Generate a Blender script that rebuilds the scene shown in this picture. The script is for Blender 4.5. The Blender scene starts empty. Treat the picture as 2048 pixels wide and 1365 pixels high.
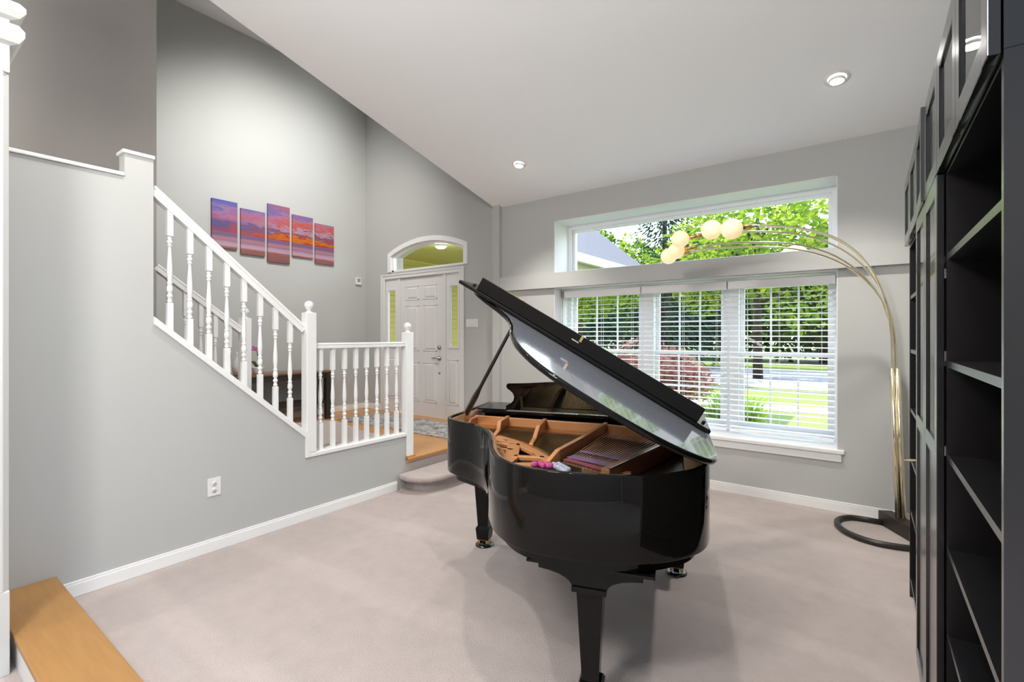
import bpy, math, random
from mathutils import Vector, Matrix
SC = bpy.context.scene
COL = SC.collection
PI = math.pi
R = math.radians
rnd = random.Random(7)

# ------------------------------------------------------------------ materials
def mat(name, col, rough=0.5, metal=0.0, bump=0.0, bscale=60.0, var=0.0, vscale=3.0, coat=0.0, crough=0.03, spec=0.5, stretch=None, emit=None, estr=0.0):
    m = bpy.data.materials.new(name); m.use_nodes = True
    nt = m.node_tree; b = nt.nodes['Principled BSDF']
    b.inputs['Base Color'].default_value = (*col, 1); b.inputs['Roughness'].default_value = rough
    b.inputs['Metallic'].default_value = metal; b.inputs['Specular IOR Level'].default_value = spec
    b.inputs['Coat Weight'].default_value = coat; b.inputs['Coat Roughness'].default_value = crough
    if emit: b.inputs['Emission Color'].default_value = (*emit, 1); b.inputs['Emission Strength'].default_value = estr
    tc = nt.nodes.new('ShaderNodeTexCoord'); src = tc.outputs['Object']
    if stretch:
        mp = nt.nodes.new('ShaderNodeMapping'); mp.inputs['Scale'].default_value = stretch
        nt.links.new(src, mp.inputs['Vector']); src = mp.outputs['Vector']
    if bump:
        n = nt.nodes.new('ShaderNodeTexNoise'); n.inputs['Scale'].default_value = bscale; n.inputs['Detail'].default_value = 4
        nt.links.new(src, n.inputs['Vector'])
        bp = nt.nodes.new('ShaderNodeBump'); bp.inputs['Strength'].default_value = bump; bp.inputs['Distance'].default_value = 0.01
        nt.links.new(n.outputs['Fac'], bp.inputs['Height']); nt.links.new(bp.outputs['Normal'], b.inputs['Normal'])
    if var:
        n2 = nt.nodes.new('ShaderNodeTexNoise'); n2.inputs['Scale'].default_value = vscale; n2.inputs['Detail'].default_value = 6
        nt.links.new(src, n2.inputs['Vector'])
        mx = nt.nodes.new('ShaderNodeMix'); mx.data_type = 'RGBA'
        mx.inputs[6].default_value = (*[c * (1 - var) for c in col], 1); mx.inputs[7].default_value = (*[min(1, c * (1 + var)) for c in col], 1)
        nt.links.new(n2.outputs['Fac'], mx.inputs[0]); nt.links.new(mx.outputs[2], b.inputs['Base Color'])
    return m

def glass_mat(name, tint=(1, 1, 1), rough=0.0, ior=1.45):
    m = bpy.data.materials.new(name); m.use_nodes = True; nt = m.node_tree; nt.nodes.clear()
    o = nt.nodes.new('ShaderNodeOutputMaterial'); t = nt.nodes.new('ShaderNodeBsdfTransparent'); g = nt.nodes.new('ShaderNodeBsdfGlossy')
    f = nt.nodes.new('ShaderNodeFresnel'); f.inputs['IOR'].default_value = ior; x = nt.nodes.new('ShaderNodeMixShader')
    t.inputs['Color'].default_value = (*tint, 1); g.inputs['Roughness'].default_value = rough
    ge = nt.nodes.new('ShaderNodeNewGeometry'); iv = nt.nodes.new('ShaderNodeMath'); iv.operation = 'SUBTRACT'; iv.inputs[0].default_value = 1
    ml = nt.nodes.new('ShaderNodeMath'); ml.operation = 'MULTIPLY'            # reflect on the outer face only, no internal mirror
    nt.links.new(ge.outputs['Backfacing'], iv.inputs[1]); nt.links.new(iv.outputs[0], ml.inputs[0]); nt.links.new(f.outputs[0], ml.inputs[1])
    nt.links.new(ml.outputs[0], x.inputs[0]); nt.links.new(t.outputs[0], x.inputs[1]); nt.links.new(g.outputs[0], x.inputs[2]); nt.links.new(x.outputs[0], o.inputs[0])
    return m

def leaf_mat(name, c1, c2, trans=0.45):
    m = bpy.data.materials.new(name); m.use_nodes = True; nt = m.node_tree; nt.nodes.clear()
    o = nt.nodes.new('ShaderNodeOutputMaterial'); d = nt.nodes.new('ShaderNodeBsdfDiffuse'); t = nt.nodes.new('ShaderNodeBsdfTranslucent')
    x = nt.nodes.new('ShaderNodeMixShader'); x.inputs[0].default_value = trans
    tc = nt.nodes.new('ShaderNodeTexCoord'); n = nt.nodes.new('ShaderNodeTexNoise'); n.inputs['Scale'].default_value = 1.6; n.inputs['Detail'].default_value = 5
    r = nt.nodes.new('ShaderNodeValToRGB'); r.color_ramp.elements[0].color = (*c1, 1); r.color_ramp.elements[1].color = (*c2, 1)
    r.color_ramp.elements[0].position = 0.35; r.color_ramp.elements[1].position = 0.65
    nt.links.new(tc.outputs['Object'], n.inputs['Vector']); nt.links.new(n.outputs['Fac'], r.inputs[0])
    nt.links.new(r.outputs[0], d.inputs[0]); nt.links.new(r.outputs[0], t.inputs[0])
    nt.links.new(d.outputs[0], x.inputs[1]); nt.links.new(t.outputs[0], x.inputs[2]); nt.links.new(x.outputs[0], o.inputs[0])
    return m

M = {}
M['wall'] = mat('wall_paint', (0.475, 0.482, 0.468), 0.75, bump=0.03, bscale=300)
M['wallw'] = mat('white_paint', (0.79, 0.79, 0.785), 0.45)
M['ceil'] = mat('ceiling_paint', (0.925, 0.94, 0.945), 0.85)
M['colp'] = mat('column_paint', (0.60, 0.60, 0.585), 0.5)
M['dwall'] = mat('shade_darkened_paint', (0.33, 0.305, 0.285), 0.75, bump=0.03, bscale=300)  # wall grey darkened: shade of the dim hallway is put into the colour
M['trim'] = mat('trim_paint', (0.83, 0.83, 0.82), 0.32)
M['door'] = mat('door_paint', (0.74, 0.735, 0.73), 0.4)
M['carpet'] = mat('carpet_pile', (0.475, 0.412, 0.388), 0.95, bump=0.7, bscale=160, var=0.10, vscale=9, spec=0.1)
nt_ = M['carpet'].node_tree; b_ = nt_.nodes['Principled BSDF']; tc_ = nt_.nodes.new('ShaderNodeTexCoord')
wv = nt_.nodes.new('ShaderNodeTexWave'); wv.wave_type = 'RINGS'; wv.inputs['Scale'].default_value = .42; wv.inputs['Distortion'].default_value = 5; wv.inputs['Detail'].default_value = 1; wv.inputs['Detail Scale'].default_value = .5
nt_.links.new(tc_.outputs['Object'], wv.inputs['Vector'])
rr_ = nt_.nodes.new('ShaderNodeValToRGB'); rr_.color_ramp.elements[0].position = .82; rr_.color_ramp.elements[0].color = (1, 1, 1, 1); rr_.color_ramp.elements[1].position = .97; rr_.color_ramp.elements[1].color = (1.07, 1.07, 1.07, 1)
nt_.links.new(wv.outputs['Fac'], rr_.inputs[0])
mm = nt_.nodes.new('ShaderNodeMix'); mm.data_type = 'RGBA'; mm.blend_type = 'MULTIPLY'; mm.inputs[0].default_value = 1
old = b_.inputs['Base Color'].links[0].from_socket; nt_.links.new(old, mm.inputs[6]); nt_.links.new(rr_.outputs[0], mm.inputs[7]); nt_.links.new(mm.outputs[2], b_.inputs['Base Color'])
M['oak'] = mat('oak_floor', (0.55, 0.27, 0.085), 0.3, bump=0.05, bscale=40, var=0.22, vscale=5, stretch=(1.2, 9, 1))
M['oakx'] = mat('oak_ledge', (0.36, 0.185, 0.058), 0.42, bump=0.04, bscale=40, var=0.18, vscale=5, stretch=(1.0, 10, 1))
M['black'] = mat('piano_lacquer', (0.006, 0.0055, 0.005), 0.035, spec=0.2)
M['lidlac'] = mat('lid_dust_and_reflection', (0.25, 0.27, 0.315), 0.09, spec=.8, coat=.5)  # thin dust plus the bright window reflection painted into the base colour
M['blackm'] = mat('satin_black', (0.012, 0.011, 0.010), 0.3)
M['gold'] = mat('iron_plate_gold', (0.66, 0.30, 0.12), 0.42, metal=0.15, bump=0.03, bscale=200)
M['innerwood'] = mat('rim_inner_wood', (0.30, 0.15, 0.07), 0.3, var=0.2, vscale=10, stretch=(1, 1, 12))
M['sound'] = mat('soundboard_spruce', (0.085, 0.04, 0.016), 0.35, var=0.15, vscale=6, stretch=(8, 1, 1))
M['copper'] = mat('copper_winding', (0.60, 0.33, 0.21), 0.4, metal=0.2)
M['steel'] = mat('steel', (0.6, 0.6, 0.6), 0.25, metal=1.0)
M['brass'] = mat('brass', (0.60, 0.42, 0.16), 0.25, metal=1.0)
M['lampgold'] = mat('polished_champagne_brass', (0.90, 0.83, 0.62), 0.16, metal=1.0)
M['socket'] = mat('brushed_brass', (0.78, 0.52, 0.18), 0.3, metal=1.0)
M['globe'] = mat('opal_globe', (0.9, 0.78, 0.58), 0.3, emit=(1.0, 0.66, 0.32), estr=0.5)
M['bw'] = mat('black_brown_veneer', (0.0055, 0.0048, 0.005), 0.26, spec=.4, coat=.6, crough=.22, bump=0.05, bscale=70, stretch=(1, 1, 14))
M['bwh'] = mat('black_brown_shelf_veneer', (0.006, 0.0058, 0.007), 0.3, spec=.4, coat=.5, crough=.25, bump=0.08, bscale=60, stretch=(14, 1, 1))
M['bback'] = mat('black_back_panel', (0.003, 0.003, 0.003), 0.7, spec=.2)
M['cabglass'] = glass_mat('cabinet_glass', (0.62, 0.68, 0.68), 0.03, 2.3)
M['glass'] = glass_mat('window_glass', (0.97, 0.98, 0.98), 0.0)
M['vinyl'] = mat('white_vinyl', (0.88, 0.88, 0.88), 0.35)
M['slat'] = mat('white_slat', (0.88, 0.88, 0.885), 0.4)
M['plate'] = mat('white_plastic', (0.76, 0.76, 0.75), 0.35)
M['dark'] = mat('dark_hole', (0.02, 0.02, 0.02), 0.6)
M['iron'] = mat('dark_bronze_metal', (0.022, 0.017, 0.014), 0.35)
M['cup'] = mat('black_glass_cup', (0.01, 0.01, 0.012), 0.08, coat=0.5)
M['lens'] = mat('lamp_lens', (1, 1, 1), 0.5, emit=(1.0, 0.96, 0.9), estr=14)
M['tabletop'] = mat('walnut_table_top', (0.19, 0.09, 0.045), 0.3, var=0.2, vscale=6, stretch=(8, 1, 1))
M['tabledark'] = mat('dark_table_paint', (0.022, 0.018, 0.017), 0.4)
M['ceramic'] = mat('white_ceramic', (0.72, 0.71, 0.70), 0.25)
M['green'] = mat('leaf_green', (0.03, 0.07, 0.02), 0.4)
M['petal'] = mat('orchid_petal', (0.52, 0.16, 0.38), 0.5)
M['stem'] = mat('orchid_stem', (0.09, 0.06, 0.03), 0.6)
M['nickel'] = mat('satin_nickel', (0.42, 0.38, 0.33), 0.3, metal=1.0)
M['yellow'] = mat('yellow_board_siding', (0.44, 0.39, 0.10), 0.6)
M['lawn'] = mat('lawn_grass', (0.20, 0.25, 0.055), 0.9, var=0.35, vscale=0.5, bump=0.5, bscale=20)
M['asph'] = mat('asphalt', (0.30, 0.28, 0.30), 0.9, var=0.1, vscale=8)
M['conc'] = mat('pale_concrete', (0.55, 0.50, 0.47), 0.9, var=0.08, vscale=4)
M['shingle'] = mat('roof_shingle', (0.20, 0.168, 0.175), 0.9, var=0.5, vscale=14, stretch=(1, 4, 6))
M['siding'] = mat('sage_siding', (0.50, 0.50, 0.36), 0.7)
M['bark'] = mat('bark', (0.055, 0.042, 0.032), 0.9, bump=0.5, bscale=12)
M['leafA'] = leaf_mat('maple_leaf', (0.10, 0.22, 0.02), (0.40, 0.50, 0.05))
M['leafB'] = leaf_mat('shade_leaf', (0.03, 0.09, 0.02), (0.10, 0.19, 0.035))
M['leafC'] = leaf_mat('spruce_needle', (0.025, 0.07, 0.05), (0.07, 0.14, 0.10), 0.2)
M['leafR'] = leaf_mat('red_leaf', (0.42, 0.17, 0.14), (0.66, 0.36, 0.30), 0.35)
M['leafG'] = leaf_mat('grass_blade', (0.16, 0.32, 0.04), (0.35, 0.48, 0.10))

# ------------------------------------------------------------------ mesh helper
class MB:
    def __init__(s): s.v = []; s.f = []; s.sm = []
    def add(s, vs, fs, smooth=False):
        b = len(s.v); s.v += [tuple(v) for v in vs]
        for f in fs: s.f.append([b + i for i in f]); s.sm.append(smooth)
        return s
    def box(s, x0, x1, y0, y1, z0, z1, mtx=None):
        vs = [Vector((x, y, z)) for x in (x0, x1) for y in (y0, y1) for z in (z0, z1)]
        if mtx: vs = [mtx @ v for v in vs]
        return s.add(vs, [(0, 1, 3, 2), (4, 6, 7, 5), (0, 4, 5, 1), (2, 3, 7, 6), (0, 2, 6, 4), (1, 5, 7, 3)])
    def bar(s, a, b, w, h, up=(0, 0, 1)):
        a = Vector(a); b = Vector(b); d = (b - a).normalized(); up = Vector(up)
        x = d.cross(up).normalized(); u = x.cross(d).normalized()
        vs = [p + x * (w / 2 * i) + u * (h / 2 * j) for p in (a, b) for i, j in ((-1, -1), (1, -1), (1, 1), (-1, 1))]
        return s.add(vs, [(0, 1, 2, 3), (7, 6, 5, 4), (0, 4, 5, 1), (1, 5, 6, 2), (2, 6, 7, 3), (3, 7, 4, 0)])
    def prism(s, poly, fn, d0, d1, smooth=False):          # polygon in 2D extruded: fn(a,b,d)->xyz
        n = len(poly); vs = [fn(a, b, d0) for a, b in poly] + [fn(a, b, d1) for a, b in poly]
        s.add(vs, [tuple(range(n - 1, -1, -1)), tuple(range(n, 2 * n))])
        return s.add(vs, [(i, (i + 1) % n, n + (i + 1) % n, n + i) for i in range(n)], smooth)
    def ring(s, outer, inner, fn, d0, d1, closed=False, smooth=False):
        n = len(outer); m = n if closed else n - 1
        vs = []
        for d in (d0, d1):
            vs += [fn(a, b, d) for a, b in outer] + [fn(a, b, d) for a, b in inner]
        O0, I0, O1, I1 = 0, n, 2 * n, 3 * n
        side = []; flat = []
        for i in range(m):
            j = (i + 1) % n
            side += [(O0 + i, O0 + j, O1 + j, O1 + i), (I0 + j, I0 + i, I1 + i, I1 + j)]
            flat += [(O1 + i, O1 + j, I1 + j, I1 + i), (O0 + j, O0 + i, I0 + i, I0 + j)]
        if not closed: flat += [(O0, O1, I1, I0), (O0 + n - 1, I0 + n - 1, I1 + n - 1, O1 + n - 1)]
        s.add(vs, side, smooth); return s.add(vs, flat)
    def lathe(s, prof, c=(0, 0, 0), n=16, mtx=None, caps=True):        # prof [(r,z)]
        vs = []
        for r, z in prof:
            for i in range(n):
                a = 2 * PI * i / n; v = Vector((r * math.cos(a), r * math.sin(a), z))
                if mtx: v = mtx @ v
                vs.append(v + Vector(c))
        fs = [(k * n + i, k * n + (i + 1) % n, (k + 1) * n + (i + 1) % n, (k + 1) * n + i) for k in range(len(prof) - 1) for i in range(n)]
        s.add(vs, fs, True)
        return s.add(vs, [tuple(range(n - 1, -1, -1)), tuple((len(prof) - 1) * n + i for i in range(n))]) if caps else s
    def tube(s, pts, r, n=10, closed=False):
        pts = [Vector(p) for p in pts]; m = len(pts); vs = []; prev = None
        rr = r if isinstance(r, (list, tuple)) else [r] * m
        for i, p in enumerate(pts):
            if closed: d = pts[(i + 1) % m] - pts[i - 1]
            else: d = pts[min(i + 1, m - 1)] - pts[max(i - 1, 0)]
            d.normalize()
            ref = prev if prev is not None else (Vector((0, 0, 1)) if abs(d.z) < 0.9 else Vector((1, 0, 0)))
            x = (ref - d * ref.dot(d)).normalized(); prev = x; y = d.cross(x)
            vs += [p + x * (rr[i] * math.cos(2 * PI * k / n)) + y * (rr[i] * math.sin(2 * PI * k / n)) for k in range(n)]
        fs = []
        for i in range(m if closed else m - 1):
            j = (i + 1) % m
            fs += [(i * n + k, i * n + (k + 1) % n, j * n + (k + 1) % n, j * n + k) for k in range(n)]
        s.add(vs, fs, True)
        if not closed: s.add(vs, [tuple(range(n - 1, -1, -1)), tuple((m - 1) * n + k for k in range(n))])
        return s
    def ball(s, c, r, n=20, sz=1.0):
        prof = [(max(1e-4, r * math.sin(PI * i / n)), -r * sz * math.cos(PI * i / n)) for i in range(n + 1)]
        return s.lathe(prof, c, n)
    def build(s, name, m, parent=None, bevel=0.0, local=False):
        vs = s.v
        if parent is not None and not local:
            base = parent
            off = Vector((0, 0, 0)); mw = Matrix.Identity(4)
            chain = []
            while base is not None: chain.append(base); base = base.parent
            for b in reversed(chain): mw = mw @ (Matrix.Translation(b.location) @ b.rotation_euler.to_matrix().to_4x4())
            inv = mw.inverted(); vs = [inv @ Vector(v) for v in vs]
        me = bpy.data.meshes.new(name); me.from_pydata([tuple(v) for v in vs], [], s.f)
        me.polygons.foreach_set('use_smooth', s.sm); me.materials.append(m)
        me.update()
        import bmesh
        bm = bmesh.new(); bm.from_mesh(me); bmesh.ops.remove_doubles(bm, verts=bm.verts, dist=1e-5)
        bmesh.ops.recalc_face_normals(bm, faces=bm.faces); bm.to_mesh(me); bm.free()
        o = bpy.data.objects.new(name, me); COL.objects.link(o)
        if parent is not None: o.parent = parent
        if bevel:
            b = o.modifiers.new('bevel', 'BEVEL'); b.width = bevel; b.segments = 2; b.limit_method = 'ANGLE'; b.angle_limit = R(40)
        return o

def B(name, m, x0, x1, y0, y1, z0, z1, parent=None, bevel=0.0, local=False):
    return MB().box(x0, x1, y0, y1, z0, z1).build(name, m, parent, bevel, local)
def tag(o, label, cat, group=None, kind=None):
    if label: o['label'] = label
    if cat: o['category'] = cat
    if group: o['group'] = group
    if kind: o['kind'] = kind
    return o
def empty(name, loc, rz=0.0, label=None, cat=None, group=None):
    o = bpy.data.objects.new(name, None); o.empty_display_size = 0.1; COL.objects.link(o)
    o.location = loc; o.rotation_euler = (0, 0, rz); return tag(o, label, cat, group)
def S(o): o['kind'] = 'structure'; return o
def copy_tree(o, parent=None):
    c = o.copy(); COL.objects.link(c); c.parent = parent
    for ch in list(o.children): copy_tree(ch, c)
    return c
def yz(x0, x1):
    return lambda a, b, d: (x0 if d == 0 else x1, a, b)
def xz(a, b, d): return (a, d, b)
def xy(a, b, d): return (a, b, d)

# ------------------------------------------------------------------ key dimensions
XL = -3.66; YW = 4.94; YD = 5.05; XF = -6.75; FZ = 0.29; XD = -4.65; ZF = 5.56
def zc(y): return 3.155 + 0.24 * (YW - y)

# ================================================================== ROOM SHELL
S(MB().prism([(XL, -3.0), (3.0, -3.0), (3.0, 1.0), (.6, 1.0), (.6, YW), (XL, YW)], xy, -0.12, 0.0).build('floor', M['carpet']))
S(MB().prism([(XF, -3.0), (XL - 0.10, -3.0), (XL - 0.10, 3.216), (XL + .02, 3.216), (XL + .02, YD), (XF, YD)], xy, FZ - 0.04, FZ).build('floor_foyer', M['oak']))
mb = MB(); mb.box(XL - 0.12, XL, 3.216, YW, -0.1, FZ - 0.04)
S(mb.build('trim_1', M['carpet']))                                   # carpeted riser under the oak nosing
# window wall (thick, holds the deep reveal)
WX0, WX1, WZ0, WZ1, WD = -3.005, -0.198, 0.53, 2.862, 5.40
mb = MB()
mb.box(-3.79, WX0, YW, WD, -0.1, 3.4); mb.box(WX1, 0.5, YW, WD, -0.1, 3.4)
mb.box(WX0, WX1, YW, WD, WZ1, 3.4); mb.box(WX0, WX1, YW, WD, -0.1, WZ0 - 0.035)
S(mb.build('wall_front', M['wall']))
mb = MB()                                                            # white painted reveal linings
mb.box(WX0, WX0 + 0.006, YW + 0.003, 5.36, WZ0, WZ1); mb.box(WX1 - 0.006, WX1, YW + 0.003, 5.36, WZ0, WZ1)
mb.box(WX0, WX1, YW + 0.003, 5.36, WZ1 - 0.006, WZ1)
mb.box(WX0, WX1, YW + 0.01, 5.36, 2.059, 2.065)
S(mb.build('trim_2', M['wallw']))
S(MB().box(-3.79, 0.5, YW - 0.045, 5.30, 2.065, 2.24).build('trim_3', M['wall']))       # boxed beam across the window
mb = MB(); mb.box(-3.90, -3.79, YW - 0.06, WD, -0.1, 3.4); S(mb.build('trim_4', M['wall']))   # pilaster
mb = MB(); mb.box(WX0 - 0.05, WX1 + 0.05, YW - 0.035, 5.40, WZ0 - 0.035, WZ0)
mb.box(WX0 - 0.03, WX1 + 0.03, YW - 0.018, YW, WZ0 - 0.105, WZ0 - 0.035)
S(mb.build('trim_5', M['trim'], bevel=0.006))                       # window stool and apron
# ceiling
mb = MB()
mb.prism([(-3.0, zc(-3.0)), (YW + 0.02, zc(YW + 0.02)), (YW + 0.02, zc(YW + 0.02) + 0.15), (-3.0, zc(-3.0) + 0.15)], lambda a, b, d: (-3.90 if d == 0 else 0.55, a, b), 0, 1)
S(mb.build('ceiling', M['ceil']))
S(B('ceiling_foyer', M['ceil'], XF - 0.1, -3.80, -3.0, YD + 0.3, ZF, ZF + 0.1))
mb = MB()
mb.prism([(-3.0, zc(-3.0) + 0.151), (YD, zc(YD) + 0.151), (YD, ZF), (-3.0, ZF)], lambda a, b, d: (-3.90 if d == 0 else -3.85, a, b), 0, 1)
S(mb.build('wall_foyer_right', M['wall']))
S(B('wall_right', M['wall'], 0.5, 0.6, 1.0, WD, -0.1, 5.3))
S(B('wall_right_light_block', M['dwall'], 3.0, 3.1, -3.0, 1.0, -0.1, 2.4))  # unseen wall added to keep low reflections dark, sky enters above it
S(B('wall_back_light_block', M['dwall'], XF, 3.1, -3.1, -3.0, -0.1, 3.3))  # unseen, stops short so sky light enters above and low reflections stay dark
S(B('wall_foyer_left', M['wall'], XF - 0.1, XF, -3.0, YD, 0.0, ZF))
S(B('wall_upper_left', M['dwall'], XD - 0.1, XD, -3.0, 1.45, FZ, ZF))
# left half wall under the stair railing (with stepped outline) and its pillar
poly = [(-1.0, 0.0), (3.216, 0.0), (3.216, 0.505), (2.19, 0.505), (2.19, 0.69), (1.125, 1.60), (1.125, 2.618), (0.976, 2.618), (0.976, 2.472), (-1.0, 2.472)]
S(MB().prism(poly, yz(XL - 0.10, XL), 0, 1).build('wall_left', M['wall']))
mb = MB(); mb.box(XL - 0.112, XL + 0.012, -1.0, 0.974, 2.474, 2.496); S(mb.build('trim_6', M['trim'], bevel=0.004))
mb = MB(); mb.box(XL - 0.115, XL + 0.012, 0.964, 1.131, 2.618, 2.64); S(mb.build('trim_7', M['trim'], bevel=0.004))
# baseboards
def baseb(name, pts):
    for i, (x0, x1, y0, y1, z) in enumerate(pts):
        mb = MB(); mb.box(x0, x1, y0, y1, z, z + 0.075)
        dx = 0.004 if x1 - x0 < y1 - y0 else 0; dy = 0.004 if dx == 0 else 0
        mb.box(x0 + (dx if name != 'baseboard_left' else 0), x1 - dx, y0 + dy, y1, z + 0.075, z + 0.09)
        S(mb.build(name, M['trim'], bevel=0.003))
baseb('baseboard_left', [(XL, XL + 0.014, 0.67, 3.10, 0.0)])
baseb('baseboard_front', [(-3.24, 0.48, YW - 0.014, YW, 0.0)])
baseb('baseboard_foyer_left', [(XF, XF + 0.014, -1.0, YD, FZ)])
baseb('baseboard_foyer_front', [(XF + 0.014, -6.32, YD - 0.014, YD, FZ)])

# foyer front wall with door, sidelights, arched transom and a high window
DX0, DX1, DZ1 = -6.25, -4.60, 2.40
TX0, TX1, TZ0, TZs, TZa = -6.10, -4.54, 2.50, 2.755, 2.915              # transom opening
CX0, CX1, CZ0, CZ1 = -5.6, -4.05, 4.45, 5.50                             # high window above the view
tm = (TX0 + TX1) / 2; th = (TX1 - TX0) / 2
def arch(x, off=0.0): 
    h = TZa - TZs; rad = (th * th + h * h) / (2 * h); return TZa - rad + math.sqrt(max(0, (rad + off) ** 2 - (x - tm) ** 2))
mb = MB()
mb.box(XF, DX0, YD, YD + 0.25, DZ1, CZ0); mb.box(XF, DX0, YD, YD + 0.06, FZ, DZ1); mb.box(TX1, -3.79, YD, YD + 0.25, FZ, CZ0)
mb.box(DX1, TX1, YD, YD + 0.25, FZ, DZ1); mb.box(DX0, TX0, YD, YD + 0.25, DZ1, CZ0); mb.box(TX0, TX1, YD, YD + 0.25, DZ1, TZ0)
N = 24
top = [(TX0 + (TX1 - TX0) * i / N, arch(TX0 + (TX1 - TX0) * i / N)) for i in range(N + 1)]
for i in range(N): mb.prism([top[i], top[i + 1], (top[i + 1][0], CZ0), (top[i][0], CZ0)], xz, YD, YD + 0.25)
mb.box(XF, CX0, YD, YD + 0.25, CZ0, ZF); mb.box(CX1, -3.79, YD, YD + 0.25, CZ0, ZF); mb.box(CX0, CX1, YD, YD + 0.25, CZ1, ZF)
S(mb.build('wall_foyer_front', M['wall']))

def frame(mb, x0, x1, z0, z1, y0, y1, w):
    mb.box(x0, x0 + w, y0, y1, z0, z1); mb.box(x1 - w, x1, y0, y1, z0, z1)
    mb.box(x0 + w, x1 - w, y0, y1, z0, z0 + w); mb.box(x0 + w, x1 - w, y0, y1, z1 - w, z1)
# door_1 : whole entrance unit
dr = S(empty('door_1', (-5.41, YD, FZ)))
mb = MB(); mb.box(-6.315, -6.235, YD - 0.02, YD, FZ, 2.455); mb.box(-4.615, -4.535, YD - 0.02, YD, FZ, 2.455); mb.box(-6.235, -4.615, YD - 0.02, YD, 2.392, 2.455)
mb.box(-6.325, -6.30, YD - 0.028, YD - 0.02, FZ, 2.465); mb.box(-4.55, -4.525, YD - 0.028, YD - 0.02, FZ, 2.465); mb.box(-6.30, -4.55, YD - 0.028, YD - 0.02, 2.44, 2.465)
mb.build('door_casing', M['door'], dr, bevel=0.004)
mb = MB(); mb.box(-5.93, -5.88, YD - 0.005, YD + 0.12, FZ, 2.392); mb.box(-4.945, -4.895, YD - 0.005, YD + 0.12, FZ, 2.392)
mb.box(-6.235, -4.615, YD + 0.0, YD + 0.12, 2.385, 2.40); mb.box(-6.235, -4.615, YD + 0.02, YD + 0.14, FZ - 0.01, FZ + 0.012)
mb.build('door_jamb', M['door'], dr)
def panels(mb, rects, y):                                             # raised panels with a recessed border
    for (x0, x1, z0, z1) in rects:
        for (a, b, c, d) in ((x0, x1, z0, z0 + .012), (x0, x1, z1 - .012, z1), (x0, x0 + .012, z0, z1), (x1 - .012, x1, z0, z1)):
            mb.box(a, b, y - 0.006, y, c, d)
        i = 0.045
        vs = [(x0 + .02, y, z0 + .02), (x1 - .02, y, z0 + .02), (x1 - .02, y, z1 - .02), (x0 + .02, y, z1 - .02), (x0 + i, y - .01, z0 + i), (x1 - i, y - .01, z0 + i), (x1 - i, y - .01, z1 - i), (x0 + i, y - .01, z1 - i)]
        mb.add(vs, [(4, 5, 6, 7), (0, 1, 5, 4), (1, 2, 6, 5), (2, 3, 7, 6), (3, 0, 4, 7)])
mb = MB(); mb.box(-5.876, -4.948, YD + 0.012, YD + 0.055, FZ + 0.015, 2.378)
xs = [(-5.745, -5.47), (-5.36, -5.085)]
panels(mb, [(a, b, z0, z1) for a, b in xs for z0, z1 in ((2.04, 2.255), (1.265, 1.955), (0.50, 1.095))], YD + 0.012)
slab = mb.build('door_slab', M['door'], dr)
for i, (x0, x1) in enumerate(((-6.225, -5.935), (-4.89, -4.625))):
    mb = MB(); cx0, cx1 = ((-6.165, -5.985) if i == 0 else (-4.815, -4.655)); z0, z1 = (1.34, 2.21)
    y0, y1 = YD + 0.005, YD + 0.03
    mb.box(x0, cx0, y0, y1, FZ, 2.385); mb.box(cx1, x1, y0, y1, FZ, 2.385); mb.box(cx0, cx1, y0, y1, FZ, z0); mb.box(cx0, cx1, y0, y1, z1, 2.385)
    f = 0.025; frame(mb, cx0 - f, cx1 + f, z0 - f, z1 + f, y0 - 0.014, y0, f)
    panels(mb, [(x0 + .03, x1 - .03, 0.50, 1.15)], y0)
    sl = mb.build('sidelight', M['door'], dr)
    B('glass_pane', M['glass'], cx0, cx1, YD + 0.014, YD + 0.018, z0, z1, sl)
MB().lathe([(0.001, 0), (0.031, 0), (0.031, 0.012), (0.02, 0.016), (0.02, 0.03), (0.001, 0.03)], (-5.03, YD + 0.012, 1.32), 16, Matrix.Rotation(PI / 2, 4, 'X')).build('deadbolt', M['nickel'], slab)
mb = MB().lathe([(0.001, 0), (0.033, 0), (0.033, 0.012), (0.012, 0.016), (0.012, 0.05), (0.001, 0.05)], (-5.03, YD + 0.012, 1.165), 16, Matrix.Rotation(PI / 2, 4, 'X'))
mb.tube([(-5.03, YD - 0.036, 1.165), (-5.08, YD - 0.04, 1.168), (-5.13, YD - 0.036, 1.16), (-5.155, YD - 0.034, 1.163)], [0.011, 0.010, 0.009, 0.006]); mb.build('lever_handle', M['nickel'], slab)
MB().lathe([(0.001, 0), (0.018, 0), (0.015, 0.008), (0.001, 0.01)], (-5.03, YD + 0.012, 0.945), 12, Matrix.Rotation(PI / 2, 4, 'X')).build('lock_plate', M['nickel'], slab)
# transom window_3
tw = S(empty('window_3', (tm, YD, TZ0)))
def archring(o0, o1, y0, y1, z0, name, m):
    mb = MB(); out = []; inn = []
    xo0, xo1 = TX0 - o0, TX1 + o0; xi0, xi1 = TX0 - o1, TX1 + o1
    out.append((xo0, z0)); inn.append((xi0, z0))
    for i in range(N + 1):
        out.append((xo0 + (xo1 - xo0) * i / N, arch(xo0 + (xo1 - xo0) * i / N, o0))); inn.append((xi0 + (xi1 - xi0) * i / N, arch(xi0 + (xi1 - xi0) * i / N, o1)))
    out.append((xo1, z0)); inn.append((xi1, z0))
    mb.ring(out, inn, xz, y0, y1); return mb
mb = archring(0.0, -0.040, YD + 0.02, YD + 0.08, TZ0, '', None); mb.box(TX0, TX1, YD + 0.02, YD + 0.08, TZ0, TZ0 + 0.03)
mb.build('window_frame', M['trim'], tw)
mb = archring(0.065, -0.006, YD - 0.016, YD + 0.02, TZ0 - 0.0, '', None); mb.build('arched_casing', M['trim'], tw)
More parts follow.
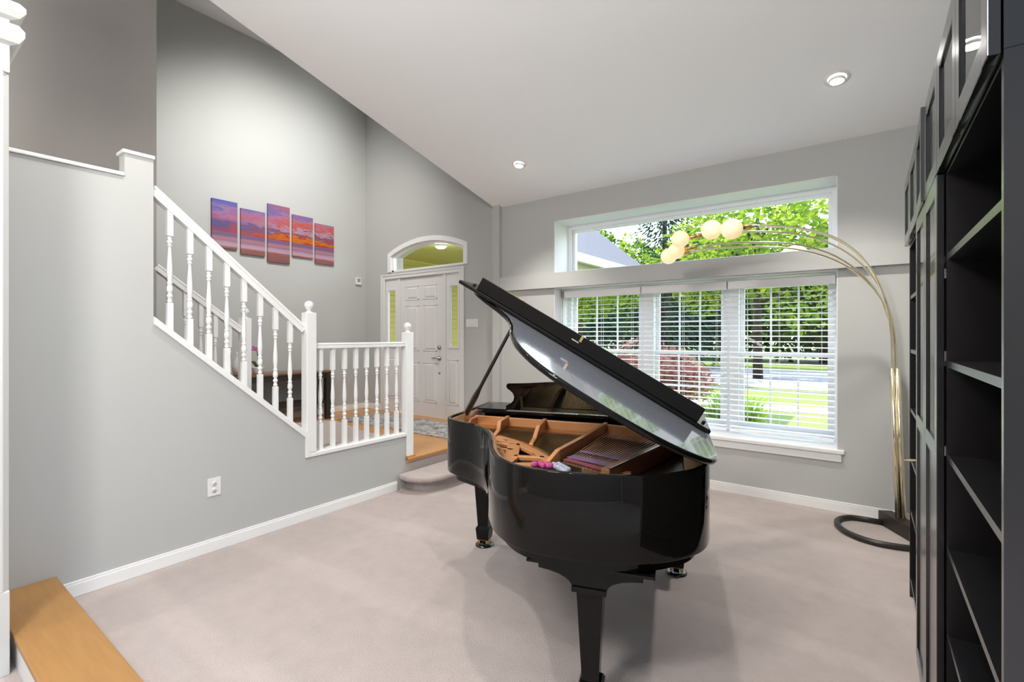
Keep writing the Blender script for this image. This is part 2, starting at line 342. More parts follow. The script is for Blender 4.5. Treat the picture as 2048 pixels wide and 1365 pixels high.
gp = [(TX0, TZ0)] + top + [(TX1, TZ0)]
MB().prism(gp, xz, YD + 0.05, YD + 0.054).build('glass_pane', M['glass'], tw)
hw = S(empty('window_4', ((CX0 + CX1) / 2, YD + 0.1, CZ0)))
mb = MB(); frame(mb, CX0, CX1, CZ0, CZ1, YD + 0.1, YD + 0.2, 0.05); mb.build('window_frame', M['trim'], hw)

# window_1 (upper picture window) and window_2 (three double-hung units)
w1 = S(empty('window_1', (-1.6, 5.3, 2.24)))
mb = MB(); frame(mb, WX0, WX1, 2.22, WZ1, 5.27, 5.38, 0.055); frame(mb, WX0 + .055, WX1 - .055, 2.275, WZ1 - .055, 5.30, 5.36, 0.03)
mb.build('window_frame', M['vinyl'], w1, bevel=0.004)
B('glass_pane', M['glass'], WX0 + .08, WX1 - .08, 5.33, 5.334, 2.30, WZ1 - .08, w1)
w2 = S(empty('window_2', (-1.6, 5.3, WZ0)))
mb = MB(); frame(mb, WX0, WX1, WZ0, 2.062, 5.27, 5.38, 0.05)
U = [(-2.955, -2.07), (-1.905, -1.18), (-1.035, -0.248)]
mb.box(-2.07, -1.905, 5.26, 5.38, WZ0 + .05, 2.012); mb.box(-1.18, -1.035, 5.26, 5.38, WZ0 + .05, 2.012)
mb.build('window_frame', M['vinyl'], w2, bevel=0.004)
for (x0, x1) in U:
    for (z0, z1, y) in ((1.29, 2.01, 5.335), (0.58, 1.335, 5.305)):
        mb = MB(); frame(mb, x0, x1, z0, z1, y, y + 0.03, 0.04)
        for k in (1, 2): 
            xx = x0 + .04 + (x1 - x0 - .08) * k / 3; mb.box(xx - .008, xx + .008, y + .008, y + .024, z0 + .04, z1 - .04)
        zz = (z0 + z1) / 2; mb.box(x0 + .04, x1 - .04, y + .0095, y + .0225, zz - .008, zz + .008)
        sh = mb.build('sash', M['vinyl'], w2)
        B('glass_pane', M['glass'], x0 + .04, x1 - .04, y + .013, y + .017, z0 + .04, z1 - .04, sh)

# blinds
def blind(x0, x1, label):
    t = empty('window_blind', ((x0 + x1) / 2, 5.16, 1.95), 0, label, 'blind', 'white blinds in the front window')
    B('headrail', M['slat'], x0, x1, 5.10, 5.16, 1.955, 2.035, t, bevel=0.004)
    n = 26; zt, zb = 1.91, 0.60
    proto = None
    for i in range(n):
        z = zt + (zb - zt) * i / (n - 1)
        if proto is None:
            mb = MB(); prof = [(-0.024, -0.004), (-0.012, -0.0005), (0, 0.0008), (0.012, -0.0005), (0.024, -0.004)]
            up = [(a, b + 0.0028) for a, b in reversed(prof)]
            rot = R(4); pts = [(a * math.cos(rot) - b * math.sin(rot), a * math.sin(rot) + b * math.cos(rot)) for a, b in prof + up]
            mb.prism(pts, lambda a, b, d: (d, 5.16 + a, z + b), x0 + .01, x1 - .01); proto = mb.build('slat', M['slat'], t)
        else:
            c = proto.copy(); COL.objects.link(c); c.parent = t; c.location.z += z - zt
    B('bottom_rail', M['slat'], x0 + .01, x1 - .01, 5.135, 5.185, 0.548, 0.575, t, bevel=0.004)
    for fx in (0.12, 0.5, 0.88):
        xx = x0 + (x1 - x0) * fx
        mb = MB()
        for dy in (-.027, .027): mb.bar((xx, 5.16 + dy, 1.96), (xx, 5.16 + dy, 0.56), 0.005, 0.0015, (1, 0, 0))
        mb.build('ladder_cord', M['slat'], t)
    return t
b1 = blind(WX0 + .04, -2.0, 'white slatted blind at the left of the window, half hidden by the piano lid')
mb = MB(); mb.tube([(WX0 + .03, 5.09, 1.99), (WX0 + .032, 5.085, 1.7), (WX0 + .03, 5.09, 1.3)], 0.004, 6); mb.box(WX0 + .022, WX0 + .04, 5.085, 5.16, 1.955, 2.035)
mb.build('pull_cord', M['nickel'], b1)
blind(-1.99, -1.115, 'white slatted blind in the middle of the window, red shrub behind it')
b3 = blind(-1.105, WX1 - .02, 'white slatted blind at the right of the window, beside the arc lamp')
mb = MB(); mb.tube([(-0.93, 5.125, 1.95), (-0.93, 5.12, 1.2), (-0.93, 5.125, 0.66)], 0.004, 6); mb.build('tilt_wand', M['plate'], b3)

# ================================================================== STAIRS AND RAILINGS
st = S(empty('trim_8', (-4.15, 2.3, FZ)))
zs = FZ
tread = 0.235; rise = 0.19
for i in range(8):                                                    # carpeted steps rising towards the viewer
    y1 = 2.30 - i * tread; z1 = FZ + rise * (i + 1)
    MB().box(XD + 0.03, XL - 0.10, y1 - tread - 0.02, y1, z1 - 0.19 if i else FZ, z1).build('stair_step', M['carpet'], st, bevel=0.02)
# wide rounded starting step
pl = [(XL - 0.10, 2.30), (XL - 0.10, 3.20), (-4.0, 3.265), (-4.4, 3.31), (-4.8, 3.40), (-5.1, 3.47), (-5.3, 3.48), (-5.43, 3.38), (-5.49, 3.15), (-5.47, 2.8), (-5.3, 2.45), (-5.0, 2.3)]
MB().prism(pl, xy, FZ, FZ + 0.165).build('starting_step', M['carpet'], st, bevel=0.025)
S(MB().prism([(XL, 3.115), (-3.53, 3.10), (-3.41, 3.14), (-3.32, 3.22), (-3.28, 3.36), (-3.27, 3.6), (-3.27, YW - 0.002), (XL, YW - 0.002)], xy, 0.10, 0.155).build('trim_9', M['carpet'], bevel=0.022))
S(MB().prism([(XL, 3.22), (-3.53, 3.205), (-3.44, 3.24), (-3.38, 3.32), (-3.35, 3.44), (-3.345, 3.65), (-3.345, YW - 0.002), (XL, YW - 0.002)], xy, 0.0, 0.105).build('trim_10', M['carpet']))
S(MB().box(XL - 0.05, XL + 0.03, 3.216, YW - 0.06, FZ - 0.025, FZ + 0.003).build('trim_11', M['oak'], bevel=0.008))

LXC = XL - 0.05
turn = [(0.011, 0), (0.017, .012), (0.011, .026), (0.013, .034), (0.019, .046), (0.011, .062), (0.012, .068), (0.018, .078), (0.0185, .10), (0.013, .122), (0.018, .130), (0.011, .142), (0.0135, .155), (0.0175, .20), (0.0165, .24), (0.012, .31), (0.0095, .355), (0.0095, .372), (0.016, .378), (0.010, .389), (0.016, .398), (0.0165, .408), (0.0105, .418), (0.015, .428), (0.012, .44)]
def baluster(x, y, zb, z_top, parent, tb, slope=0.0):
    # zb bottom, z_top underside of rail, tb z where the turning starts
    h = 0.0175; mb = MB()
    mb.box(x - h, x + h, y - h, y + h, zb - 0.02, tb); mb.lathe(turn, (x, y, tb), 10); mb.box(x - h, x + h, y - h, y + h, tb + 0.44, z_top + 0.012)
    return mb.build('baluster', M['trim'], parent, bevel=0.003)
def newel(x, y, z0, z1, parent, h=0.043):
    o = B('newel_post', M['trim'], x - h, x + h, y - h, y + h, z0, z1, parent, bevel=0.005)
    mb = MB().lathe([(0.03, 0), (0.03, .006), (0.018, .012), (0.018, .022), (0.03, .034), (0.037, .052), (0.038, .062), (0.034, .078), (0.022, .092), (0.004, .098)], (x, y, z1), 20)
    mb.build('ball_cap', M['trim'], o); return o
def rail(mb, a, b, w=0.055, h=0.05):
    a = Vector(a); b = Vector(b); d = (b - a).normalized(); x = d.cross(Vector((0, 0, 1))).normalized(); u = x.cross(d)
    prof = [(-.5, -.5), (.5, -.5), (.5, -.05), (.36, .05), (.5, .2), (.42, .42), (.2, .5), (-.2, .5), (-.42, .42), (-.5, .2), (-.36, .05), (-.5, -.05)]
    n = len(prof); vs = [p + x * (i * w) + u * (j * h) for p in (a, b) for i, j in prof]
    mb.add(vs, [tuple(range(n - 1, -1, -1)), tuple(range(n, 2 * n))] + [(i, (i + 1) % n, n + (i + 1) % n, n + i) for i in range(n)])
# near stair railing
r1 = empty('stair_railing', (LXC, 2.2, 0.5), 0, 'white sloping stair railing on the grey half wall nearest the piano', 'railing')
zr = lambda y: 2.478 - 0.8602 * (y - 1.125) - 0.035
mb = MB(); rail(mb, (LXC + .0, 1.125, zr(1.125)), (LXC, 2.165, zr(2.165)), 0.062, 0.066); mb.build('handrail', M['trim'], r1)
zsh = lambda y: 1.62 - 0.8685 * (y - 1.125)
mb = MB()
mb.prism([(1.125, zsh(1.125)), (2.165, zsh(2.165)), (2.195, zsh(2.165) - .03), (2.195, .507), (2.155, .507), (2.155, zsh(2.165) - .045), (1.125, zsh(1.125) - .05)], yz(XL - 0.115, XL + 0.016), 0, 1)
mb.build('shoe_rail', M['trim'], r1, bevel=0.004)
for i in range(8):
    y = 1.228 + i * 0.1178; zb = zsh(y) - 0.02; zt = zr(y) - 0.04
    baluster(LXC + 0.005, y, zb, zt, r1, zb + 0.02 + (zt - zb - 0.44) * 0.50)
newel(XL - 0.030, 2.207, 0.541, 1.685, r1)
# level railing
r2 = empty('landing_railing', (LXC, 2.7, 0.5), 0, 'short level white railing between two ball-topped posts', 'railing')
mb = MB(); rail(mb, (LXC + .01, 2.251, 1.413), (LXC + .01, 3.22, 1.413), 0.06, 0.046); mb.build('handrail', M['trim'], r2)
mb = MB(); mb.box(XL - .112, XL + .014, 2.195, 3.216, 0.505, 0.54); mb.build('shoe_rail', M['trim'], r2, bevel=0.006)
for i in range(8):
    y = 2.318 + i * 0.1165; baluster(LXC + 0.005, y, 0.535, 1.392, r2, 0.76)
newel(XL - 0.030, 3.262, FZ + 0.003, 1.53, r2)
B('base_block', M['oak'], XL - .08, XL + .024, 3.216, 3.325, FZ + .003, FZ + 0.02, r2, bevel=0.003)
# far railing on the foyer side of the stairs
r3 = empty('stair_railing', (XD, 2.15, FZ), 0, 'far white stair railing, partly hidden behind the near balusters', 'railing')
zr3 = lambda y: 2.094 - 0.7745 * (y - 1.45) - 0.03
mb = MB(); rail(mb, (XD - .03, 1.45, zr3(1.45)), (XD - .03, 2.12, zr3(2.12)), 0.06, 0.058); mb.build('handrail', M['trim'], r3)
for i in range(5):
    y = 1.55 + i * 0.117; zb = 1.42 - 0.81 * (y - 1.3); zt = zr3(y) - 0.035
    zb = zt - 0.84; baluster(XD - .03, y, zb, zt, r3, zb + 0.2)
mb = MB(); mb.bar((XD - .03, 1.45, zr3(1.45) - 0.89), (XD - .03, 2.12, zr3(2.12) - 0.89), 0.1, 0.035); mb.build('shoe_rail', M['trim'], r3)
newel(XD - .03, 2.155, FZ + .166, 1.66, r3)
S(MB().prism([(1.45, FZ), (2.12, FZ), (2.12, zr3(2.12) - .9), (1.45, zr3(1.45) - .9)], yz(XD - .07, XD + .005), 0, 1).build('wall_stair_far', M['wall']))

# ================================================================== COLUMN AND LEDGE
cl = S(empty('trim_12', (-3.18, 0.27, 0)))
c = 0.022
pl = [(-3.35, .13), (-3.05, .13), (-3.05, .405 - c), (-3.05 - c, .405), (-3.35, .405)]
mb = MB(); mb.prism(pl, xy, 0.37, 2.66); mb.box(-3.35, -3.05, .13, .405, 0.0, 0.37); mb.box(-3.35, -3.05, .13, .405, 2.66, 3.6)
mb.build('column_shaft', M['colp'], cl, bevel=0.003)
mb = MB()
for z, e, r in ((2.83, .042, .05), (2.935, .045, .042)):
    pr = [(0.0, -r), (e * .6, -r * .8), (e, -r * .25), (e, r * .25), (e * .6, r * .8), (0, r)]
    k = len(pr); vs = []
    for q, h in pr:
        vs += [(-3.35 - q, .13 - q, z + h), (-3.05 + q, .13 - q, z + h), (-3.05 + q, .405 + q, z + h), (-3.35 - q, .405 + q, z + h)]
    mb.add(vs, [(4 * a + i, 4 * a + (i + 1) % 4, 4 * a + 4 + (i + 1) % 4, 4 * a + 4 + i) for a in range(k - 1) for i in range(4)] + [(3, 2, 1, 0), tuple(4 * (k - 1) + i for i in range(4))])
mb.build('column_capital', M['colp'], cl)
lg = empty('wood_ledge', (-2.7, 0.54, 0), 0, 'honey oak ledge in the lower left corner, ending at the grey wall', 'ledge')
B('ledge_top', M['oakx'], XL + .002, -1.9, .42, .668, .125, .15, lg, bevel=0.006)
B('ledge_base', M['wallw'], XL + .002, -1.93, .43, .645, 0.0, .125, lg)

# ================================================================== GRAND PIANO
PX = empty('grand_piano', (-2.204, 2.668, 0), R(18), 'glossy black grand piano with raised lid in the middle of the carpet', 'piano')
def P3(a, b, d): return (a, -b, d)                                    # (k, t, z)
OUT = [(-.09, -.32), (-.09, .0), (-.09, .249), (-.093, .34), (-.09, .40), (-.075, .447), (-.035, .50), (.025, .545), (.1, .585), (.19, .64), (.275, .72), (.335, .816), (.387, .933), (.43, 1.043), (.466, 1.126), (.5, 1.192), (.542, 1.261), (.594, 1.32), (.652, 1.367), (.723, 1.401), (.83, 1.421), (.982, 1.416), (1.126, 1.39), (1.248, 1.332), (1.339, 1.253), (1.39, 1.18), (1.417, 1.09), (1.425, .95), (1.425, .3), (1.425, -.32)]
def smooth_path(p, n=3):
    o = []
    for i in range(len(p) - 1):
        p0 = p[max(i - 1, 0)]; p1 = p[i]; p2 = p[i + 1]; p3 = p[min(i + 2, len(p) - 1)]
        if math.dist(p1, p2) > 0.2 or i < 1: o.append(p1); continue
        for j in range(n):
            t = j / n
            o.append(tuple(0.5 * ((2 * p1[k]) + (-p0[k] + p2[k]) * t + (2 * p0[k] - 5 * p1[k] + 4 * p2[k] - p3[k]) * t * t + (-p0[k] + 3 * p1[k] - 3 * p2[k] + p3[k]) * t ** 3) for k in (0, 1)))
    return o + [p[-1]]
OUT = smooth_path(OUT)
def offset(p, d):                                                     # positive d = inward
    o = []
    for i in range(len(p)):
        a = p[max(i - 1, 0)]; b = p[min(i + 1, len(p) - 1)]
        tx, ty = b[0] - a[0], b[1] - a[1]; l = math.hypot(tx, ty) or 1
        o.append((p[i][0] + d * ty / l, p[i][1] - d * tx / l))
    return o
RZ0, RZ1 = 0.65, 0.98
MB().ring(OUT, offset(OUT, .022), P3, RZ0, RZ1, smooth=True).build('case_rim', M['black'], PX, bevel=0.004, local=True)
MB().ring(offset(OUT, .0222), offset(OUT, .040), P3, RZ0, .968, smooth=True).build('inner_rim', M['innerwood'], PX, local=True)
def fill(d, z0, z1, name, m, t0=-.3):
    q = [p for p in offset(OUT, d)]; return MB().prism(q, P3, z0, z1).build(name, m, PX, local=True)
fill(.05, .60, .649, 'lower_frame', M['black'])
fill(.041, .80, .835, 'soundboard', M['sound'])
# iron plate: border ring, front flange, hitch web, struts
pz = .885
pa = [p for p in offset(OUT, .0405) if p[1] > .05]
pb = offset(pa, .055)
mb = MB(); mb.ring(pa, pb, P3, .852, pz - .008)
mb.prism([(-.045, .14), (-.045, -.16), (1.38, -.16), (1.38, .33), (.875, .15), (.3, .12)], P3, .855, .872)
# web near the bentside with two triangular openings left free
web = [((.02, .50), (.20, .42), .10), ((.20, .42), (.42, .55), .07), ((.42, .55), (.60, .74), .075), ((.60, .74), (.72, .93), .06), ((.23, .62), (.42, .60), .035), ((.42, .60), (.50, .90), .07), ((.50, .90), (.50, 1.08), .07), ((.30, .72), (.46, .74), .03), ((.50, .86), (.66, .84), .03), ((.55, 1.02), (.70, .96), .05), ((.14, .52), (.36, .54), .03)]
for (a, b, w) in web: mb.bar(P3(*a, .872), P3(*b, .872), w, .022)
mb.build('iron_plate', M['gold'], PX, bevel=0.004, local=True)
mb = MB(); mb.prism([(-.04, .062), (.875, .118), (1.39, .28), (1.39, .305), (.865, .142), (-.04, .086)], P3, .872, .937); mb.build('plate_flange', M['gold'], PX, bevel=0.003, local=True)
def strut(pts, w=.026):
    mb = MB()
    for (k0, t0, a0, b0), (k1, t1, a1, b1) in zip(pts[:-1], pts[1:]):
        d = Vector((k1 - k0, t1 - t0, 0)).normalized(); nx = Vector((d.y, -d.x, 0)) * (w / 2)
        vs = []
        for (k, t, a, b) in ((k0, t0, a0, b0), (k1, t1, a1, b1)):
            vs += [P3(k - nx.x, t - nx.y, a), P3(k + nx.x, t + nx.y, a), P3(k + nx.x, t + nx.y, b), P3(k - nx.x, t - nx.y, b)]
        mb.add(vs, [(0, 1, 2, 3), (7, 6, 5, 4), (0, 4, 5, 1), (1, 5, 6, 2), (2, 6, 7, 3), (3, 7, 4, 0)])
    return mb.build('plate_strut', M['gold'], PX, bevel=0.004, local=True)
strut([(.20, .06, .875, .945), (.215, .28, .872, .945), (.235, .36, .868, .905), (.245, .47, .865, .89)])
strut([(.47, .09, .875, .945), (.495, .36, .872, .945), (.51, .50, .868, .90), (.525, .62, .865, .895)])
strut([(.875, .11, .875, .945), (.80, .62, .87, .945), (.745, .93, .868, .945), (.71, 1.0, .868, .90)])
strut([(-.03, .06, .875, .93), (-.035, .17, .87, .93), (-.04, .25, .865, .88)])
# wooden case brace / dark plate wall on the bass side
mb = MB(); mb.prism([(1.33, .30), (1.02, 1.13), (.98, 1.115), (1.29, .29)], P3, .838, .925); mb.build('bass_plate_wall', M['innerwood'], PX, bevel=0.004, local=True)
mb = MB(); mb.prism([(1.335, .30), (1.025, 1.13), (1.015, 1.128), (1.325, .30)], P3, .925, .931); mb.build('edge_highlight', M['steel'], PX, local=True)  # bright strip standing in for the highlight along the wall's top edge
# strings
nb = 20
for i in range(nb):
    f = i / (nb - 1); a = (.905 + .375 * f, .20 + .12 * f); b = (.78 + .215 * f, .98 + .12 * f)
    MB().bar(P3(*a, .902), P3(*b, .896), .0042, .0022).build('bass_string', M['copper'], PX, local=True)
mb = MB()
for i in range(90):
    f = i / 89; a = (.0 + .84 * f, .14 + .02 * f)
    lim = [(0, .40), (.25, .44), (.42, .56), (.6, .76), (.74, .95)]
    b = (a[0] + .02 - .10 * f, 0)
    kk = b[0]; tt = .40
    for (k0, t0), (k1, t1) in zip(lim[:-1], lim[1:]):
        if k0 <= kk <= k1: tt = t0 + (t1 - t0) * (kk - k0) / (k1 - k0)
    if kk > .74: tt = .95
    mb.bar(P3(*a, .888), P3(b[0], tt - .03, .884), .0026, .002)
o = mb.build('treble_strings', M['brass'], PX, local=True); o['kind'] = 'stuff'
# second bridge seen under the strings
MB().prism([(.06, .33), (.3, .40), (.5, .55), (.68, .76), (.655, .775), (.48, .58), (.29, .43), (.06, .36)], P3, .835, .878).build('string_bridge', M['innerwood'], PX, local=True)
MB().prism([(.90, .98), (1.1, 1.0), (1.1, 1.03), (.88, 1.01)], P3, .838, .89).build('bass_bridge', M['innerwood'], PX, local=True)
# felt ribbons woven through the tail strings
M['felt'] = mat('red_felt', (0.30, 0.07, 0.09), 0.9); M['felt2'] = mat('violet_felt', (0.24, 0.15, 0.26), 0.9, var=0.3, vscale=60); M['braidp'] = mat('pink_braid', (0.55, 0.08, 0.28), 0.8, var=0.4, vscale=70); M['braidb'] = mat('blue_white_braid', (0.42, 0.45, 0.55), 0.8, var=0.6, vscale=90)
for (a, b, m, w) in (((.80, .88), (1.02, .98), 'felt2', .06), ((.79, .94), (1.0, 1.07), 'felt', .035), ((.83, .76), (1.05, .86), 'felt2', .03)):
    MB().bar(P3(*a, .9065), P3(*b, .9055), w, .003).build('string_felt', M[m], PX, local=True)
mb = MB()
for i in range(9): mb.ball(P3(.655 + .012 * i, 1.03 + .01 * math.sin(i * 2.1), .892 + .004 * (i % 2)), .014, 8)
mb.build('braided_trim', M['braidp'], PX, local=True)
mb = MB()
for i in range(12): mb.ball(P3(.745 + .0075 * i, 1.015 + .009 * i, .893 + .004 * (i % 2)), .013, 8)
for i in range(10): mb.ball(P3(.765 + .0075 * i, 1.0 + .009 * i, .893 + .004 * (i % 2)), .012, 8)
mb.build('braided_trim', M['braidb'], PX, local=True)
# tuning pins (rows that the photo shows behind the flange)
pin0 = MB().lathe([(.0032, 0), (.0032, .028), (.0036, .03), (.0036, .04), (.001, .042)], (0, 0, 0), 6).build('tuning_pin', M['steel'], PX, local=True)
first = True
for sec, (k0, k1, t0, dt) in enumerate(((.54, .84, -.02, .035), (.24, .44, .0, .03))):
    for r_ in range(3):
        for i in range(14 if sec == 0 else 8):
            n_ = 14 if sec == 0 else 8
            o = pin0 if first else pin0.copy()
            if not first: COL.objects.link(o); o.parent = PX
            first = False
            o.location = P3(k0 + (k1 - k0) * i / (n_ - 1) + .006 * r_, t0 + dt * r_ - .03, .872)
# agraffe row
mb = MB(); mb.prism([(.22, .150), (.455, .165), (.455, .178), (.22, .163)], P3, .872, .893); mb.build('agraffe_bar', M['brass'], PX, local=True)
# music desk and shelf
MB().prism([(.0, -.15), (1.34, -.15), (1.34, .045), (.0, .045)], P3, .952, .972).build('music_shelf', M['black'], PX, bevel=0.003, local=True)
MB().prism([(-.045, -.30), (.16, -.30), (.16, .03), (-.045, .03)], P3, .9725, .982).build('side_shelf', M['black'], PX, bevel=0.002, local=True)
MB().prism([(1.19, -.30), (1.38, -.30), (1.38, .03), (1.19, .03)], P3, .9725, .982).build('side_shelf', M['black'], PX, bevel=0.002, local=True)
half = [(.185, .984), (.185, 1.012), (.20, 1.022), (.222, 1.032), (.243, 1.053), (.25, 1.08), (.242, 1.105), (.222, 1.124), (.205, 1.135), (.20, 1.15), (.203, 1.163), (.213, 1.172), (.35, 1.178), (.5, 1.19), (.67, 1.20)]
prof = half + [(1.34 - k, z) for k, z in reversed(half[:-1])]
MB().prism(prof, lambda a, b, d: (a, -(d + (b - .984) * .25), b), .045, .063).build('music_desk', M['black'], PX, bevel=0.003, local=True)
MB().prism([(.295, .985), (.315, .985), (.315, 1.085), (.295, 1.085)], lambda a, b, d: (a, -(d + (b - .984) * .25), b), .0632, .071).build('desk_batten', M['blackm'], PX, local=True)
MB().prism([(.315, .985), (1.05, .985), (1.05, 1.01), (.315, 1.01)], lambda a, b, d: (a, -(d + (b - .984) * .25), b), .0632, .071).build('desk_batten', M['blackm'], PX, local=True)
MB().prism([(-.29, .72), (-.29, .80), (-.17, .95), (-.12, .95), (-.12, .72)], lambda a, b, d: (d, -a, b), -.045, 1.38).build('fallboard', M['black'], PX, local=True)
MB().prism([(-.0875, -.34), (1.4225, -.34), (1.4225, .05), (-.0875, .05)], P3, .60, .6505).build('keybed', M['black'], PX, bevel=0.004, local=True)
MB().prism([(-.066, -.31), (1.4, -.31), (1.4, -.295), (-.066, -.295)], P3, .652, .76).build('key_slip', M['black'], PX, local=True)
# lid, hinged on the straight bass side
AL = R(30.5); KH, ZH = 1.40, 1.0
def LP(w, t, n):                                                      # lid plane coordinates
    return (KH - w * math.cos(AL) + n * math.sin(AL), -t, ZH + w * math.sin(AL) + n * math.cos(AL))
LOUT = [p for p in offset(OUT, -.03) if p[1] > .16]
LOUT = [(LOUT[0][0], .16)] + LOUT + [(LOUT[-1][0], .16)]
lid_w = [(KH - k, t) for k, t in LOUT]
cxy = (sum(p[0] for p in lid_w) / len(lid_w), sum(p[1] for p in lid_w) / len(lid_w))
def lidshape(o):
    q = offset(LOUT, o); q[0] = (q[0][0], .16); q[-1] = (q[-1][0], .16); return [(KH - k, t) for k, t in q]
mb = MB(); lay = [(.006, .0), (.0, .006), (.0, .017), (.003, .022), (.010, .0255)]
rings = [(lidshape(i), n) for i, n in lay]; L = len(rings[0][0]); vs = []
for q, n in rings: vs += [LP(w, t, n) for w, t in q]
for a in range(len(lay) - 1): mb.add(vs, [(a * L + i, a * L + (i + 1) % L, (a + 1) * L + (i + 1) % L, (a + 1) * L + i) for i in range(L)], True)
mb.add(vs, [tuple(range(L - 1, -1, -1)), tuple((len(lay) - 1) * L + i for i in range(L))])
lid = mb.build('lid', M['black'], PX, local=True)
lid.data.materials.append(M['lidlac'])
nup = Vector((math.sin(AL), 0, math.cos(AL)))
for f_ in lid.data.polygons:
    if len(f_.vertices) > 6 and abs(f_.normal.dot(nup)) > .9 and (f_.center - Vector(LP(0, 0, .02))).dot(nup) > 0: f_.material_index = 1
def LB(name, m, w0, w1, t0, t1, n0, n1, parent, bevel=.004):
    vs = [LP(w, t, n) for w in (w0, w1) for t in (t0, t1) for n in (n0, n1)]
    return MB().add(vs, [(0, 1, 3, 2), (4, 6, 7, 5), (0, 4, 5, 1), (2, 3, 7, 6), (0, 2, 6, 4), (1, 5, 7, 3)]).build(name, m, parent, bevel, local=True)
flap = LB('lid_flap', M['black'], -.04, 1.545, .16, .635, .029, .050, lid, .006)
def FB(name, m, pts):
    return MB().add(pts, [(0, 1, 3, 2), (4, 6, 7, 5), (0, 4, 5, 1), (2, 3, 7, 6), (0, 2, 6, 4), (1, 5, 7, 3)]).build(name, m, lid, .003, local=True)
FB('lid_lip', M['black'], [LP(w, t, n) for w in (.035, 1.43) for t in (.60, .618) for n in (.050, .128)])
FB('lock_catch', M['steel'], [LP(w, t, n) for w in (.755, .80) for t in (.618, .6205) for n in (.083, .090)])
FB('lock_catch', M['brass'], [LP(w, t, n) for w in (.745, .760) for t in (.618, .6205) for n in (.094, .128)])
FB('hinge_plate', M['brass'], [LP(w, t, n) for w in (1.14, 1.26) for t in (.604, .614) for n in (.128, .130)])
for w in (1.50, -.005):
    mtx = Matrix.Rotation(AL, 4, 'Y'); mb = MB().lathe([(.009, 0), (.009, .008), (.006, .012), (.001, .012)], LP(w, .50, .050), 12, mtx); mb.build('rubber_bumper', M['dark'], lid, local=True)
mb = MB(); mb.bar(LP(0, .18, -.004), LP(0, 1.0, -.004), .02, .008); mb.build('lid_hinge', M['brass'], lid, local=True)
# prop stick
s0 = Vector((-.055, -.20, .965)); s1 = Vector(LP(1.075, .80, -.001))
mb = MB(); dd = (s1 - s0)
pts = [s0 + dd * f for f in (0, .04, .25, .32, .36, 1.0)]; rr = [.017, .020, .020, .015, .012, .0085]
mb.tube(pts, rr, 8); mb.build('lid_prop', M['blackm'], PX, local=True)
MB().box(-.068, -.044, -.235, -.17, .93, .985).build('prop_bracket', M['brass'], PX, local=True)
# legs
def leg(k, t, tail):
    mb = MB()
    def tap(z0, w0, z1, w1):
        vs = [P3(k + i * w / 2, t + j * w / 2, z) for z, w in ((z0, w0), (z1, w1)) for i, j in ((-1, -1), (1, -1), (1, 1), (-1, 1))]
        mb.add(vs, [(0, 1, 2, 3), (7, 6, 5, 4), (0, 4, 5, 1), (1, 5, 6, 2), (2, 6, 7, 3), (3, 7, 4, 0)])
    zk = .118 if tail else .14
    dz = .042 if tail else 0
    tap(zk, .066 if tail else .075, .448 + dz, .104 if tail else .112); tap(.448 + dz, .138, .470 + dz, .138); tap(.048, .085, zk - .012, .10); tap(zk - .012, .10, zk + .005, .082)
    hp = [(-.26, .60), (-.26, .575), (-.235, .575), (-.235, .556), (-.19, .551), (-.145, .543), (-.108, .525), (-.085, .50), (-.072, .47)]
    hp = [(-.235, .60), (-.235, .578), (-.205, .578), (-.205, .562), (-.165, .558), (-.125, .550), (-.095, .538), (-.078, .525), (-.068, .512)] if tail else [(a * .62, b) for a, b in hp]
    hp = hp + [(-a, b) for a, b in reversed(hp)]
    th_ = .06
    mb.prism([(k + a, b) for a, b in hp], lambda a, b, d: (a, -d, b), t - th_, t + th_)
    if tail: mb.prism([(k - .25, .60), (k - .25, .588), (k + .25, .588), (k + .25, .60)], lambda a, b, d: (a, -d, b), t - .08, t + .08)
    o = mb.build('leg', M['black'], PX, bevel=0.003, local=True)
    mb = MB(); x, y, _ = P3(k, t, 0)
    mb.box(x - .036, x - .022, y - .036, y + .034, .024, .0655); mb.box(x + .022, x + .036, y - .036, y + .034, .024, .0655); mb.box(x - .036, x + .036, y - .036, y + .034, .044, .054)
    mb.lathe([(.001, -.015), (.020, -.015), (.020, .015), (.001, .015)], (x, y + .012, .020 if tail else .034), 14, Matrix.Rotation(PI / 2, 4, 'Y')); mb.build('caster', M['brass'], o, local=True)
LEGS = [(0, 0, 0), (1.30, 0, 0), (.965, 1.275, 1)]
for k, t, q in LEGS: leg(k, t, q)
mb = MB(); mb.box(.60, .74, -.02, .05, .10, .60); mb.box(.53, .81, -.03, .06, .08, .12); mb.build('pedal_lyre', M['black'], PX, local=True)
for k in (.58, .66, .74): MB().box(k, k + .025, .06, .16, .085, .095).build('pedal', M['brass'], PX, local=True)
# caster cups on the carpet
rot = Matrix.Rotation(R(18), 4, 'Z')
for (k, t, _), lb in zip(LEGS[:2], ('black caster cup under the left front piano leg, nearest the steps', 'black caster cup under the right front piano leg, seen right of the tail leg')):
    p = Vector((-2.204, 2.668, 0)) + rot @ Vector(P3(k, t, 0))
    o = MB().lathe([(.001, 0), (.066, 0), (.066, .007), (.055, .013), (.045, .016), (.040, .012), (.001, .012)], (0, 0, 0), 28).build('caster_cup', M['cup']); o.location = p
    tag(o, lb, 'caster cup', 'caster cups under the piano legs')

